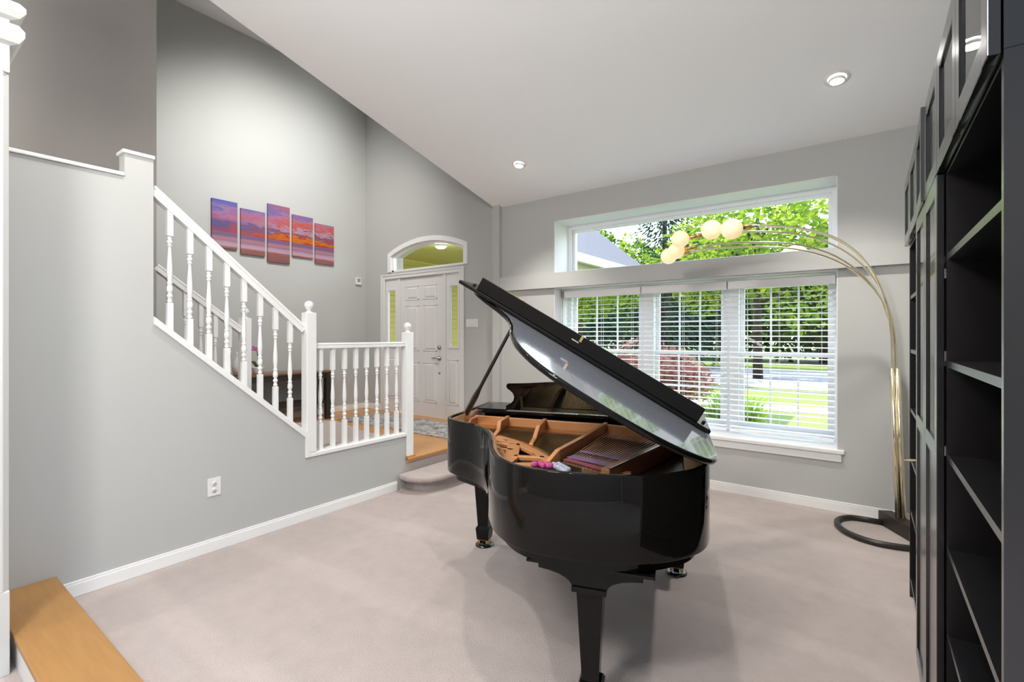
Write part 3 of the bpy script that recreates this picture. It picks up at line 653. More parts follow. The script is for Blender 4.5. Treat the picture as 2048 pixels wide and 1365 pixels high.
# ================================================================== ARC LAMP
LB0 = Vector((.212, 4.75, .106)); LT = Vector((.175, 4.745, 1.245))
la = empty('arc_floor_lamp', (.2, 4.75, 0), 0, 'tall brass arc floor lamp with globe bulbs in the corner by the bookcases', 'lamp')
d1 = Vector((.508, -.861, 0)); d2 = Vector((.861, .508, 0)); c0 = Vector((.075, 4.83, 0))
vs = [c0 + d1 * a + d2 * b + Vector((0, 0, z)) for a in (0, .42) for b in (0, .10) for z in (.0, .106)]
MB().add(vs, [(0, 1, 3, 2), (4, 6, 7, 5), (0, 4, 5, 1), (2, 3, 7, 6), (0, 2, 6, 4), (1, 5, 7, 3)]).build('base_box', M['iron'], la, bevel=0.004)
hp = [(.10, 4.80), (.0, 4.80), (-.09, 4.785), (-.15, 4.73), (-.185, 4.65), (-.185, 4.55), (-.15, 4.45), (-.09, 4.37), (.0, 4.315), (.1, 4.30), (.24, 4.33), (.30, 4.40), (.32, 4.46)]
mb = MB(); mb.tube([(x, y, .022) for x, y in smooth_path(hp, 3)], .021, 12); mb.build('base_hoop', M['iron'], la)
ax = (LT - LB0).normalized(); s1_ = ax.cross(Vector((0, 1, 0))).normalized(); s2_ = ax.cross(s1_)
for i, (a, b) in enumerate(((1, 1), (1, -1), (-1, 1), (-1, -1))):
    o = (s1_ * a + s2_ * b) * .0165
    MB().tube([LB0 + o, LT + o], .0175, 16).build('pole_tube', M['lampgold'], la)
G = [((-.72, 3.44, 2.206), 1.0), ((-.875, 3.55, 2.239), 1.0), ((-1.20, 3.906, 2.27), 1.0), ((-1.386, 4.19, 2.188), 1.0), ((-1.30, 4.12, 2.215), 1.0)]
for i, (g, s_) in enumerate(G):
    g = Vector(g); h = Vector((g.x - LT.x, g.y - LT.y, 0)); Ls = h.length; h.normalize()
    o = (s1_ * (.016 * math.cos(i * 1.26)) + s2_ * (.016 * math.sin(i * 1.26)))
    sg = lambda v: math.copysign(abs(v) ** .79, v)
    a_ = (Ls - .16) / (1 - sg(math.cos(R(104)))); b_ = (g.z + .05 - LT.z) / 1.0
    pts = [LT + o - ax * .05] + [LT + o * (1 - q / 26) + h * (a_ * (1 - sg(math.cos(R(104) * q / 26)))) + Vector((0, 0, b_ * sg(math.sin(R(104) * q / 26)))) for q in range(27)]
    arm = MB().tube(pts, .0075, 10).build('arm', M['lampgold'], la)
    e = Vector(pts[-1]); dr_ = (g - e).normalized()
    MB().tube([e - dr_ * .02, e + dr_ * .0, e + dr_ * .001, g - dr_ * .062], [.006, .008, .017, .017], 16).build('lamp_socket', M['socket'], arm)
    MB().ball(g, .068, 24).build('globe_bulb', M['globe'], arm)

# ================================================================== BOOKCASES
BX0, BX1 = .20, .485
def side(y0, y1, z0, z1, t, name='side_panel'): return B(name, M['bw'], BX0, BX1, y0, y1, z0, z1, t)
def glass_door(name, y0, y1, z0, z1, parent, split=None, ajar=0.0):
    mb = MB(); w = .055; x0, x1 = .178, .197
    def fr(a, b):
        mb.box(x0, x1, y0, y0 + w, a, b); mb.box(x0, x1, y1 - w, y1, a, b); mb.box(x0, x1, y0 + w, y1 - w, a, a + w); mb.box(x0, x1, y0 + w, y1 - w, b - w, b)
    if split:
        fr(split - .03, z1); mb.box(x0, x1, y0, y0 + w, z0, split - .03); mb.box(x0, x1, y1 - w, y1, z0, split - .03); mb.box(x0, x1, y0 + w, y1 - w, z0, z0 + w); mb.box(x0 + .008, x1, y0 + w, y1 - w, z0 + w, split - .03)
        g0 = split + .025
    else: fr(z0, z1); g0 = z0 + w
    piv = Vector((.197, y1, z0)); rotm = Matrix.Translation(piv) @ Matrix.Rotation(-ajar, 4, 'Z') @ Matrix.Translation(-piv)
    mb.v = [tuple(rotm @ Vector(v)) for v in mb.v]
    d = mb.build(name, M['bw'], parent, bevel=.002)
    gb = MB().box(x0 + .006, x0 + .010, y0 + w - .005, y1 - w + .005, g0 - .004, z1 - w + .004); gb.v = [tuple(rotm @ Vector(v)) for v in gb.v]
    gb.build('glass_pane', M['cabglass'], d); return d
def base_unit(y0, y1, shelves, label, doors=False):
    t = empty('bookcase', (.34, (y0 + y1) / 2, 0), 0, label, 'bookcase')
    e = .0012
    side(y0 + e, y0 + .019, 0, 2.018, t); side(y1 - .019, y1 - e, 0, 2.018, t)
    B('back_panel', M['bback'], BX1 - .008, BX1 + .006, y0 + .02, y1 - .02, .06, 2.0, t)
    B('top_panel', M['bw'], BX0 + .001, BX1, y0 + .019, y1 - .019, 1.998, 2.018, t)
    B('plinth', M['bw'], BX0 + .03, BX0 + .045, y0 + .019, y1 - .019, 0, .062, t)
    for z in shelves: B('shelf', M['bwh'], BX0 + .004, BX1 - .009, y0 + .0195, y1 - .0195, z - .02, z, t)
    if doors:
        m_ = (y0 + y1) / 2
        for a, b in ((y0 + .004, m_ - .002), (m_ + .002, y1 - .004)):
            d = glass_door('cabinet_door', a, b, .08, 2.005, t, 1.13)
        for z in (.3, 1.12, 1.42, 1.68):
            B('hinge', M['steel'], BX0 - .002, BX0 + .03, y0 + .020, y0 + .026, z, z + .03, t)
    return t
def top_unit(y0, y1, label, ajar=(0, 0)):
    t = empty('cabinet_extension', (.34, (y0 + y1) / 2, 2.018), 0, label, 'cabinet'); e = .0012; z0, z1 = 2.019, 2.375
    side(y0 + e, y0 + .019, z0, z1, t); side(y1 - .019, y1 - e, z0, z1, t)
    B('back_panel', M['bback'], BX1 - .008, BX1 + .006, y0 + .02, y1 - .02, z0, z1, t)
    B('top_panel', M['bw'], BX0, BX1, y0 + .019, y1 - .019, z1 - .02, z1, t); B('bottom_panel', M['bw'], BX0, BX1, y0 + .019, y1 - .019, z0, z0 + .02, t)
    m_ = (y0 + y1) / 2
    glass_door('cabinet_door', y0 + .002, m_ - .001, 2.012, 2.372, t, None, ajar[0]); glass_door('cabinet_door', m_ + .001, y1 - .002, 2.012, 2.372, t, None, ajar[1])
    return t
NY = [1.228, 2.012, 2.806, 3.60]
base_unit(NY[0], NY[1], [.08, .305, .572, .84, 1.13, 1.42, 1.755], 'open black-brown bookcase with empty shelves, nearest the viewer')
base_unit(NY[1], NY[2], [.08, .572, .84, 1.13, 1.42, 1.755], 'black-brown bookcase with two tall half-glazed doors, in the middle of the row', True)
base_unit(NY[2], NY[3], [.11, .50, .80, 1.085, 1.42, 1.725], 'open narrow-looking black-brown bookcase at the far end beside the arc lamp')
top_unit(NY[0], NY[1], 'glass-doored top cabinet above the nearest open bookcase, reflecting a ceiling light')
top_unit(NY[1], NY[2], 'glass-doored top cabinet above the half-glazed doors in the middle', (0, R(1.6)))
top_unit(NY[2], NY[3], 'glass-doored top cabinet at the far end above the open shelves by the lamp')
o = MB().tube([(.235, 3.46, .8075), (.195, 3.45, .8075), (.165, 3.443, .8075)], [.0072, .007, .001], 8).build('wooden_stick', mat('pale_wood', (.55, .42, .32), .6)); tag(o, 'pale pointed stick poking out of a shelf in the far bookcase', 'stick')

# ================================================================== CEILING LIGHTS
def can(x, y, label, tilt):
    z = zc(y); t = empty('recessed_light', (x, y, z), 0, label, 'ceiling light', 'recessed ceiling lights')
    mtx = Matrix.Translation((x, y, z)) @ Matrix.Rotation(math.atan(-.24), 4, 'X')
    mb = MB().lathe([(.080, -.001), (.078, -.006), (.066, -.009), (.060, -.008), (.056, -.002), (.056, -.0005)], (0, 0, 0), 32, mtx, False); mb.build('trim_ring', M['trim'], t)
    m2 = mtx @ Matrix.Rotation(tilt, 4, 'X')
    MB().lathe([(.050, -.004), (.050, -.022), (.046, -.026), (.042, -.026)], (0, 0, 0), 28, m2, False).build('gimbal_ring', M['trim'], t)
    MB().lathe([(.001, -.036), (.02, -.0355), (.034, -.033), (.043, -.028), (.043, -.012)], (0, 0, 0), 28, m2).build('lamp_lens', M['lens'], t)
    l = bpy.data.lights.new('lamp_light', 'SPOT'); l.energy = 120; l.spot_size = R(95); l.spot_blend = .8; l.color = (1, .95, .88); l.shadow_soft_size = .05
    lo = bpy.data.objects.new('lamp_light', l); COL.objects.link(lo); lo.location = (0, 0, -.05); lo.parent = t
can(-2.99, 4.20, 'round recessed ceiling light nearest the foyer corner, above the piano lid', .15)
can(-.17, 4.16, 'round recessed ceiling light at the right, near the bookcases', .15)

def lamp(name, loc, energy, size, col=(1, .95, .88), spot=None):
    l = bpy.data.lights.new(name, 'SPOT' if spot else 'POINT'); l.energy = energy; l.shadow_soft_size = size; l.color = col
    if spot: l.spot_size = R(spot); l.spot_blend = .8
    o = bpy.data.objects.new(name, l); COL.objects.link(o); o.location = loc; return o
for (x, y) in ((-2.99, 1.4), (-.6, 1.4), (-2.99, -1.4), (-.6, -1.4)): lamp('lamp_light', (x, y, zc(y) - .05), 90, .05, spot=140)  # unseen extra ceiling spots added to fill the room with light
cl_ = lamp('foyer_fill_spot', (-4.3, 2.9, 5.2), 390, .2, (1, .97, .93), 100); cl_.rotation_euler = (Vector((-4.3, 2.9, 5.2)) - Vector((-6.75, 3.6, 2.7))).to_track_quat('Z', 'Y').to_euler(); cl_.data.spot_blend = 1.0  # unseen spot added to brighten the foyer's picture wall
lamp('added_fill_light', (-1.2, -.8, 3.05), 170, .3, (1, .97, .93))  # unseen fill added behind the camera to brighten ceiling and walls
lamp('porch_light', (-5.59, 5.65, 2.83), 5, .1)

# ================================================================== FOYER FURNISHINGS
M['rug'] = mat('grey_rug', (.40, .39, .39), .95, bump=.3, bscale=120, spec=.1)
nt = M['rug'].node_tree; b = nt.nodes['Principled BSDF']; tc = nt.nodes.new('ShaderNodeTexCoord'); n = nt.nodes.new('ShaderNodeTexNoise'); n.inputs['Scale'].default_value = 9; n.inputs['Detail'].default_value = 8; n.inputs['Distortion'].default_value = 1.5
r = nt.nodes.new('ShaderNodeValToRGB'); els = r.color_ramp.elements; els[0].position = .36; els[0].color = (.16, .17, .20, 1); els[1].position = .62; els[1].color = (.52, .49, .46, 1)
e = els.new(.47); e.color = (.34, .33, .33, 1)
nt.links.new(tc.outputs['Object'], n.inputs['Vector']); nt.links.new(n.outputs['Fac'], r.inputs[0]); nt.links.new(r.outputs[0], b.inputs['Base Color'])
o = B('entry_rug', M['rug'], -6.1, -3.80, 4.08, 4.80, FZ + .001, FZ + .011); tag(o, 'grey patterned rug on the oak floor inside the front door', 'rug')
# console table
ct = empty('console_table', (-6.48, 3.45, FZ), 0, 'dark console table with walnut top against the foyer wall, behind the balusters', 'table')
B('table_top', M['tabletop'], -6.70, -6.27, 2.72, 4.13, .965, .99, ct, bevel=.003)
mb = MB(); mb.box(-6.31, -6.29, 2.76, 4.08, .885, .965); mb.box(-6.68, -6.66, 2.76, 4.08, .885, .965); mb.box(-6.66, -6.31, 4.06, 4.08, .885, .965); mb.box(-6.66, -6.31, 2.76, 2.78, .885, .965); mb.build('apron', M['tabledark'], ct)
for y in (2.79, 4.06):
    for x in (-6.66, -6.305): B('leg', M['tabledark'], x - .03, x + .03, y - .035, y + .035, FZ, .965, ct)
mb = MB()
for i in range(4): mb.box(-6.62 + .075 * i, -6.605 + .075 * i, 4.05, 4.065, .55, .885)
mb.build('side_slats', M['tabledark'], ct)
B('lower_shelf', M['tabledark'], -6.67, -6.30, 2.76, 4.08, .52, .56, ct)
va = MB().lathe([(.001, 0), (.05, 0), (.075, .05), (.085, .12), (.06, .2), (.035, .26), (.04, .30), (.034, .30), (.001, .27)], (0, 0, 0), 20).build('vase', M['ceramic']); va.location = (-6.36, 2.86, .99); tag(va, 'white curved vase on the console table, left of the orchid', 'vase')
oc = empty('potted_orchid', (-6.38, 3.10, .99), 0, 'small pink orchid in a white pot on the console table', 'plant')
MB().lathe([(.001, 0), (.055, 0), (.065, .04), (.078, .09), (.080, .10), (.072, .10), (.06, .08), (.001, .08)], (-6.38, 3.10, .99), 24).build('pot', M['ceramic'], oc)
MB().tube([(-6.38, 3.10, 1.07), (-6.375, 3.10, 1.2), (-6.37, 3.085, 1.30), (-6.365, 3.04, 1.335)], .004, 6).build('stem', M['stem'], oc)
for (dy, dz) in ((-.09, .10), (-.05, .06), (.07, .08)):
    MB().ball((0, 0, 0), .05, 10, .25).add([], []).build
    mb = MB(); pts = [(0, 0, .07), (0, dy * .5, .07 + dz * .9), (0, dy, .07 + dz)]
    a, b_, c_ = [Vector((-6.38, 3.10, .99)) + Vector(p) for p in pts]
    mb.tube([a, (a + b_) / 2, b_, (b_ + c_) / 2, c_], [.008, .018, .02, .014, .002], 8); mb.build('leaf', M['green'], oc)
for (y, z, s) in ((3.03, 1.335, 1), (3.075, 1.325, .8), (3.12, 1.31, .85)):
    mb = MB()
    for q in range(5):
        a = q * 2 * PI / 5 + .3; mb.ball((-6.355, y + .020 * s * math.cos(a), z + .020 * s * math.sin(a)), .017 * s, 8)
    mb.build('flower', M['petal'], oc)
# wall plates
sw = empty('light_switch_plate', (-4.39, YD - .004, 1.666), 0, 'white multi-switch light switch plate right of the front door', 'light switch')
B('cover_plate', M['plate'], -4.50, -4.28, YD - .008, YD, 1.61, 1.725, sw, bevel=.002)
for i in range(4): B('rocker', M['plate'], -4.485 + .05 * i, -4.452 + .05 * i, YD - .011, YD - .008, 1.635, 1.70, sw, bevel=.001)
th_ = empty('wall_thermostat', (XF + .012, 4.90, 2.39), 0, 'small white thermostat on the foyer wall by the corner', 'thermostat')
B('housing', M['plate'], XF, XF + .03, 4.85, 4.95, 2.33, 2.45, th_, bevel=.004); B('display', mat('lcd_grey', (.28, .29, .27), .3), XF + .03, XF + .032, 4.87, 4.93, 2.375, 2.43, th_)
ot = empty('wall_outlet', (XL + .003, 1.48, .445), 0, 'white electrical outlet low on the grey left wall', 'outlet')
B('cover_plate', M['plate'], XL, XL + .006, 1.437, 1.522, .383, .508, ot, bevel=.002)
for z in (.468, .422):
    r_ = MB().lathe([(.001, 0), (.017, 0), (.017, .003), (.001, .003)], (XL + .006, 1.478, z), 16, Matrix.Rotation(PI / 2, 4, 'Y')).build('receptacle', M['plate'], ot)
    mb = MB(); mb.box(XL + .008, XL + .0098, 1.470, 1.473, z - .002, z + .008); mb.box(XL + .008, XL + .0098, 1.482, 1.485, z - .002, z + .008); mb.box(XL + .008, XL + .0098, 1.475, 1.480, z - .012, z - .007); mb.build('slot', M['dark'], r_)
# five-panel sunset picture
def sunset():
    m = bpy.data.materials.new('sunset_print'); m.use_nodes = True; nt = m.node_tree; b = nt.nodes['Principled BSDF']; b.inputs['Roughness'].default_value = .6
    g = nt.nodes.new('ShaderNodeNewGeometry'); sp = nt.nodes.new('ShaderNodeSeparateXYZ'); nt.links.new(g.outputs['Position'], sp.inputs[0])
    def mth(op, a, b_=None, c=None):
        n = nt.nodes.new('ShaderNodeMath'); n.operation = op
        for i, q in enumerate((a, b_, c)):
            if q is None: continue
            if isinstance(q, (int, float)): n.inputs[i].default_value = q
            else: nt.links.new(q, n.inputs[i])
        return n.outputs[0]
    mp = nt.nodes.new('ShaderNodeMapping'); mp.inputs['Scale'].default_value = (1, 3.0, 10); mp.inputs['Rotation'].default_value = (R(-10), 0, 0); nt.links.new(g.outputs['Position'], mp.inputs['Vector'])
    n1 = nt.nodes.new('ShaderNodeTexNoise'); n1.inputs['Scale'].default_value = 1.5; n1.inputs['Detail'].default_value = 9; n1.inputs['Roughness'].default_value = .7; n1.inputs['Distortion'].default_value = .6; nt.links.new(mp.outputs[0], n1.inputs['Vector'])
    z = sp.outputs['Z']; y = sp.outputs['Y']
    h = mth('DIVIDE', mth('SUBTRACT', z, 2.52), .83)
    hh = mth('ADD', h, mth('MULTIPLY', mth('SUBTRACT', n1.outputs['Fac'], .5), .62))
    hs = mth('ADD', h, mth('MULTIPLY', mth('SUBTRACT', n1.outputs['Fac'], .5), .05))
    def ramp(src, stops):
        r = nt.nodes.new('ShaderNodeValToRGB'); e = r.color_ramp.elements
        while len(e) < len(stops): e.new(.5)
        for q, (p, c) in zip(e, stops): q.position = p; q.color = (*c, 1)
        nt.links.new(src, r.inputs[0]); return r.outputs[0]
    skyR = ramp(hh, [(.38, (.50, .06, .03)), (.45, (.72, .24, .02)), (.50, (.56, .09, .05)), (.55, (.16, .09, .17)), (.61, (.50, .36, .46)), (.68, (.58, .13, .10)), (.77, (.52, .22, .28)), (.86, (.22, .17, .40)), (.95, (.46, .16, .22))])
    skyL = ramp(hh, [(.36, (.14, .09, .20)), (.43, (.46, .08, .10)), (.49, (.12, .09, .22)), (.57, (.16, .13, .34)), (.65, (.50, .13, .22)), (.71, (.36, .20, .36)), (.80, (.15, .15, .42)), (.95, (.11, .12, .40))])
    mx = nt.nodes.new('ShaderNodeMix'); mx.data_type = 'RGBA'; nt.links.new(mth('MULTIPLY', mth('SUBTRACT', y, 2.85), 1.1), mx.inputs[0]); mx.clamp_factor = True
    nt.links.new(skyL, mx.inputs[6]); nt.links.new(skyR, mx.inputs[7])
    sea = ramp(hs, [(.0, (.26, .11, .11)), (.16, (.33, .14, .13)), (.19, (.62, .40, .48)), (.235, (.50, .34, .46)), (.26, (.34, .20, .28)), (.30, (.52, .25, .30)), (.34, (.20, .13, .26)), (.40, (.26, .13, .24))])
    mx2 = nt.nodes.new('ShaderNodeMix'); mx2.data_type = 'RGBA'; nt.links.new(mth('MULTIPLY', mth('SUBTRACT', h, .388), 80), mx2.inputs[0]); mx2.clamp_factor = True
    nt.links.new(sea, mx2.inputs[6]); nt.links.new(mx.outputs[2], mx2.inputs[7]); hs_ = nt.nodes.new('ShaderNodeHueSaturation'); hs_.inputs['Saturation'].default_value = 1.12; hs_.inputs['Value'].default_value = .72; nt.links.new(mx2.outputs[2], hs_.inputs['Color']); nt.links.new(hs_.outputs[0], b.inputs['Base Color'])
    return m
M['sunset'] = sunset()
CAN = [(2.69, 3.001, 2.632, 3.255, 'leftmost canvas of the five-panel sunset beach picture, cut by the handrail'), (3.045, 3.366, 2.59, 3.20, 'second canvas from the left of the sunset beach picture'), (3.404, 3.722, 2.528, 3.342, 'tallest middle canvas of the five-panel sunset beach picture'), (3.764, 4.084, 2.65, 3.262, 'fourth canvas from the left of the sunset beach picture'), (4.125, 4.439, 2.591, 3.20, 'rightmost canvas of the five-panel sunset beach picture, nearest the front door')]
for y0, y1, z0, z1, lb in CAN:
    o = MB().box(XF - .002, XF + .03, y0, y1, z0, z1).build('canvas_print', M['sunset'], bevel=.002); tag(o, lb, 'picture', 'five-panel sunset picture')

# ================================================================== OUTSIDE
GZ = -.30
S(B('ground', M['lawn'], -60, 60, WD, 110, GZ - .1, GZ))
S(B('road', M['asph'], -60, 60, 21.5, 27.5, GZ, GZ + .02)); S(B('path', M['conc'], -60, 60, 18.3, 21.45, GZ, GZ + .015)); S(B('path', M['conc'], -4.5, 20, 12.9, 14.0, GZ, GZ + .015))
# entrance porch in yellow boards
S(B('porch_floor', M['conc'], -9, -4.0, YD + .26, 8.5, GZ, FZ - .03))
mb = MB(); i = 0
x = -7.35
while x < -4.75: mb.box(x, x + .150, YD + .26, 8.25, 3.0, 3.02); x += .158
mb.box(-7.35, -4.75, YD + .26, 8.25, 3.022, 3.08); S(mb.build('porch_ceiling', M['yellow']))
mb = MB(); z = FZ
while z < 2.95: mb.box(-7.40, -7.35, YD + .26, 9.7, z, z + .10); z += .104
mb.box(-7.5, -7.405, YD + .26, 9.7, FZ, 3.07); S(mb.build('porch_wall', M['yellow']))
pl_ = empty('porch_ceiling_light', (-5.59, 5.65, 3.0), 0, 'round flush light on the yellow porch ceiling, seen through the arched window', 'lamp')
MB().lathe([(.001, -.09), (.06, -.085), (.11, -.05), (.12, -.01), (.12, 0)], (-5.59, 5.65, 3.0), 20).build('glass_bowl', M['ceramic'], pl_)
# garage wing with hipped shingle roof
gw = empty('porch_roof', (-7, 9.5, GZ), 0, 'shingle-roofed open porch at the left edge of the upper window', 'porch')
B('soffit', M['siding'], -9.8, -4.6, 8.3, 12.3, 3.085, 3.099, gw)
for y in (8.5, 12.1): B('post', M['trim'], -7.32, -7.2, y - .06, y + .06, GZ, 2.95, gw)
B('header_beam', M['siding'], -9.6, -4.75, 12.0, 12.2, 2.80, 2.97, gw); B('header_beam', M['siding'], -4.9, -4.75, 8.4, 12.0, 2.80, 2.97, gw)
ex0, ex1, ey0, ey1, ez, rz_ = -10.0, -4.5, 8.2, 12.4, 3.10, 5.2
vs = [(ex0, ey0, ez), (ex1, ey0, ez), (ex1, ey1, ez), (ex0, ey1, ez), (-8.0, 10.3, rz_), (-6.6, 10.3, rz_)]
MB().add(vs, [(0, 1, 5, 4), (1, 2, 5), (2, 3, 4, 5), (3, 0, 4), (0, 3, 2, 1)]).build('roof', M['shingle'], gw)
mb = MB(); frame2 = [(ex1 - .06, ex1 + .02, ey0, ey1), (ex0, ex1, ey0 - .02, ey0 + .06), (ex0, ex1, ey1 - .06, ey1 + .02)]
for a in frame2: mb.box(a[0], a[1], a[2], a[3], ez - .16, ez + .01)
mb.build('fascia', M['trim'], gw)

def leaves(n, rx, rz, cz, size, seed, shell=.55, lobes=9):
    q = random.Random(seed); mb = MB()
    cs = []
    for i in range(lobes):
        a = q.uniform(0, 2 * PI); u = q.uniform(-.8, .9); rr = math.sqrt(1 - u * u) * .6
        cs.append((rx * rr * math.cos(a), rx * rr * math.sin(a), cz + rz * u * .6, q.uniform(.4, .6)))
    for i in range(n):
        c = q.choice(cs)
        while True:
            p = Vector((q.uniform(-1, 1), q.uniform(-1, 1), q.uniform(-1, 1)))
            if shell < p.length < 1: break
        p = Vector((c[0] + p.x * rx * c[3], c[1] + p.y * rx * c[3], c[2] + p.z * rz * c[3]))
        a = Vector((q.gauss(0, 1), q.gauss(0, 1), q.gauss(0, .6))).normalized(); b = a.cross(Vector((q.gauss(0, 1), q.gauss(0, 1), q.gauss(0, 1)))).normalized()
        s = size * q.uniform(.6, 1.3)
        mb.add([p - a * s, p + b * s * .5, p + a * s, p - b * s * .5], [(0, 1, 2, 3)])
    return mb
def fast_build(mb, name, m, parent):
    me = bpy.data.meshes.new(name); me.from_pydata([tuple(v) for v in mb.v], [], mb.f); me.materials.append(m)
    o = bpy.data.objects.new(name, me); COL.objects.link(o); o.parent = parent; return o
def trunk_mb(h, r, q):
    mb = MB(); mb.tube([(0, 0, 0), (.05, .02, h * .4), (-.03, .05, h * .75), (.02, 0, h)], [r, r * .8, r * .6, r * .3], 8)
    for i in range(6):
        a = i * 1.05 + q; z = h * (.45 + .08 * i); mb.tube([(0, 0, z), (math.cos(a) * h * .16, math.sin(a) * h * .16, z + h * .10), (math.cos(a) * h * .3, math.sin(a) * h * .3, z + h * .14)], [r * .4, r * .25, r * .08], 6)
    return mb
def tree_proto(name, lm, n, rx, rz, cz, size, h, r, seed, **k):
    t = empty(name, (0, 0, GZ)); fast_build(leaves(n, rx, rz, cz, size, seed, **k), 'crown', M[lm], t); trunk_mb(h, r, seed).build('trunk', M['bark'], t, local=True); return t
def spruce_proto():
    q = random.Random(5); t = empty('spruce_tree', (0, 0, GZ)); mb = MB()
    for i in range(7000):
        z = q.uniform(.6, 12); rad = (12.4 - z) * .26; a = q.uniform(0, 2 * PI); rr = rad * math.sqrt(q.uniform(.2, 1)); p = Vector((rr * math.cos(a), rr * math.sin(a), z - rr * .25))
        d = Vector((math.cos(a), math.sin(a), -.5)).normalized(); s = Vector((-math.sin(a), math.cos(a), q.uniform(-.5, .5))) * .05; L_ = q.uniform(.15, .32)
        mb.add([p - s, p + d * L_, p + s, p - d * L_ * .4], [(0, 1, 2, 3)])
    fast_build(mb, 'crown', M['leafC'], t); MB().tube([(0, 0, 0), (0, 0, 12)], [.2, .03], 8).build('trunk', M['bark'], t, local=True); return t
def place(proto, used, x, y, s, rz, label, group):
    o = proto if not used else copy_tree(proto)
    o.location = (x, y, GZ); o.rotation_euler = (0, 0, rz); o.scale = (s, s, s); tag(o, label, 'tree', group); return o
tA = tree_proto('maple_tree', 'leafA', 6000, 4.2, 4.2, 5.6, .16, 7.5, .22, 11)
tB = tree_proto('shade_tree', 'leafB', 8500, 4.6, 4.4, 4.3, .24, 8.5, .28, 23)
tC = spruce_proto()
gA = 'bright maples on the front lawn'; gB = 'dark shade trees across the road'; gC = 'blue-green spruces beyond the house wing'
for i, (x, y, s, rz, lb) in enumerate([(2.2, 17.5, .95, .3, 'bright green maple at the right, filling the right end of the upper window'), (-3.6, 22.0, .9, 1.9, 'bright yellow-green maple behind the middle blind'), (-10.2, 19.0, .75, 4.1, 'bright green tree behind the left blind, right of the dark conifers')]):
    place(tA, i > 0, x, y, s, rz, lb, gA)
for i in range(12):
    x = -40 + i * 6.3; y = 35 + (i * 53 % 9) * .7
    place(tB, i > 0, x, y, 1.0 + .02 * (i * 29 % 5), i * 1.3, 'dark broad-leaved tree in the row beyond the road', gB)
for i in range(6):
    x = -48 + i * 17.0; y = 54 + (i * 31 % 5) * .8
    o = copy_tree(tB); o.location = (x, y, GZ); o.rotation_euler = (0, 0, i * .9); o.scale = (1.75, 1.75, 1.75); tag(o, 'tall dark tree at the very back, behind the tree row', 'tree', 'tall trees at the back')
for i, (x, y, s) in enumerate([(-13.5, 24, 1.15), (-9.5, 28, 1.25), (-17.5, 27, 1.2)]):
    place(tC, i > 0, x, y, s, i * 2.0, ['blue-green spruce beside the wing roof, left in the upper window', 'tall blue-green spruce in the middle of the upper window, behind the lamp globes', 'blue-green spruce farthest left, mostly behind the wing roof'][i], gC)
# red maple shrub, grass clump
sh = empty('red_maple_shrub', (-3.9, 11.2, GZ), 0, 'low red-leaved maple shrub outside the left and middle blinds', 'shrub')
fast_build(leaves(5000, 1.25, .75, .95, .07, 31, .3, 12), 'crown', M['leafR'], sh); trunk_mb(1.0, .05, 2).build('trunk', M['bark'], sh, local=True)
gc = MB(); q = random.Random(3)
for i in range(500):
    a = q.uniform(0, 2 * PI); r0 = q.uniform(0, .25); L_ = q.uniform(.5, 1.0); lean = q.uniform(.1, .7); b0 = Vector((r0 * math.cos(a), r0 * math.sin(a), 0)); s_ = Vector((-math.sin(a), math.cos(a), 0)) * .012
    m1 = b0 + Vector((math.cos(a) * lean * .4, math.sin(a) * lean * .4, L_ * .7)); m2 = b0 + Vector((math.cos(a) * lean, math.sin(a) * lean, L_ * .85))
    gc.add([b0 - s_, b0 + s_, m1 + s_, m1 - s_], [(0, 1, 2, 3)]); gc.add([m1 - s_, m1 + s_, m2], [(0, 1, 2)])
o = fast_build(gc, 'grass_clump', M['leafG'], None); o.location = (-1.75, 8.6, GZ); o.scale = (1.1, 1.1, 1.1); tag(o, 'arching bright green grass clump outside the middle blind, right of the lid', 'grass', kind='stuff')

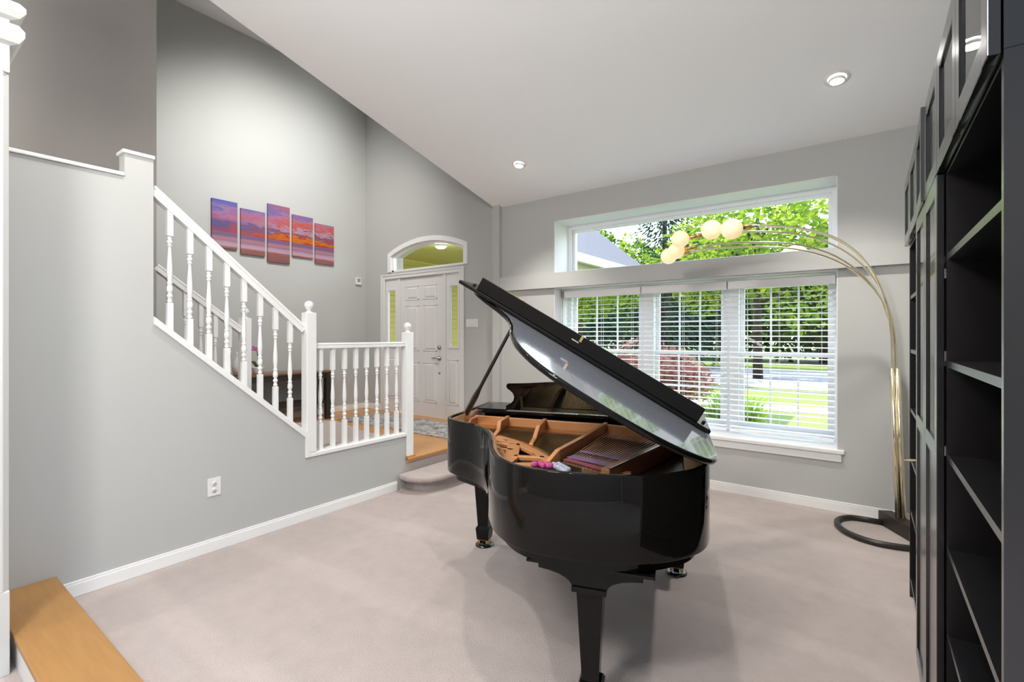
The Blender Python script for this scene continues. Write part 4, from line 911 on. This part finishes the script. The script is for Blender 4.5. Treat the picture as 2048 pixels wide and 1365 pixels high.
# ================================================================== LIGHT, WORLD, CAMERA
SKY0, SKY1 = 3.4, .6                                                # sky shaped to light the room: stronger ahead and sideways, dimmed behind the house
w = bpy.data.worlds.new('sky'); SC.world = w; w.use_nodes = True; nt = w.node_tree
bg = nt.nodes['Background']; tc = nt.nodes.new('ShaderNodeTexCoord'); sp = nt.nodes.new('ShaderNodeSeparateXYZ'); rp = nt.nodes.new('ShaderNodeValToRGB')
rp.color_ramp.elements[0].position = .0; rp.color_ramp.elements[0].color = (.95, .97, 1, 1); rp.color_ramp.elements[1].position = .6; rp.color_ramp.elements[1].color = (.55, .74, 1, 1)
nt.links.new(tc.outputs['Generated'], sp.inputs[0]); nt.links.new(sp.outputs['Z'], rp.inputs[0]); nt.links.new(rp.outputs[0], bg.inputs[0])
m2_ = nt.nodes.new('ShaderNodeMapRange'); m2_.interpolation_type = 'SMOOTHSTEP'; m2_.inputs['From Min'].default_value = .05; m2_.inputs['From Max'].default_value = .5
m2_.inputs['To Min'].default_value = 0; m2_.inputs['To Max'].default_value = 2.2; nt.links.new(sp.outputs['Y'], m2_.inputs['Value'])
mr = nt.nodes.new('ShaderNodeMapRange'); mr.interpolation_type = 'SMOOTHSTEP'; mr.inputs['From Min'].default_value = .1; mr.inputs['From Max'].default_value = -.6
mr.inputs['To Min'].default_value = SKY0; mr.inputs['To Max'].default_value = SKY1
nt.links.new(sp.outputs['Y'], mr.inputs['Value']); ad_ = nt.nodes.new('ShaderNodeMath'); ad_.operation = 'ADD'; nt.links.new(mr.outputs[0], ad_.inputs[0]); nt.links.new(m2_.outputs[0], ad_.inputs[1]); nt.links.new(ad_.outputs[0], bg.inputs['Strength'])
sl = bpy.data.lights.new('sun', 'SUN'); sl.energy = 8.0; sl.angle = R(.6); sl.color = (1, .94, .82)
so = bpy.data.objects.new('sun', sl); COL.objects.link(so); so.rotation_euler = Vector((-.75, -.06, .80)).to_track_quat('Z', 'Y').to_euler()

cam = bpy.data.cameras.new('camera'); co = bpy.data.objects.new('camera', cam); COL.objects.link(co)
co.location = (0, 0, 1.5); co.rotation_euler = (PI / 2, 0, R(36.3)); cam.sensor_width = 36; cam.lens = 965 / 2048 * 36
cam.shift_y = -(682.5 - 671) / 2048; cam.clip_start = .02; cam.clip_end = 300
SC.camera = co
SC.view_settings.view_transform = 'Standard'; SC.view_settings.look = 'None'; SC.view_settings.exposure = 0.48; SC.view_settings.gamma = 1.0; SC.view_settings.use_curve_mapping = False
SC.cycles.use_denoising = True; SC.cycles.max_bounces = 10; SC.cycles.transparent_max_bounces = 16; SC.cycles.caustics_reflective = False; SC.cycles.caustics_refractive = False
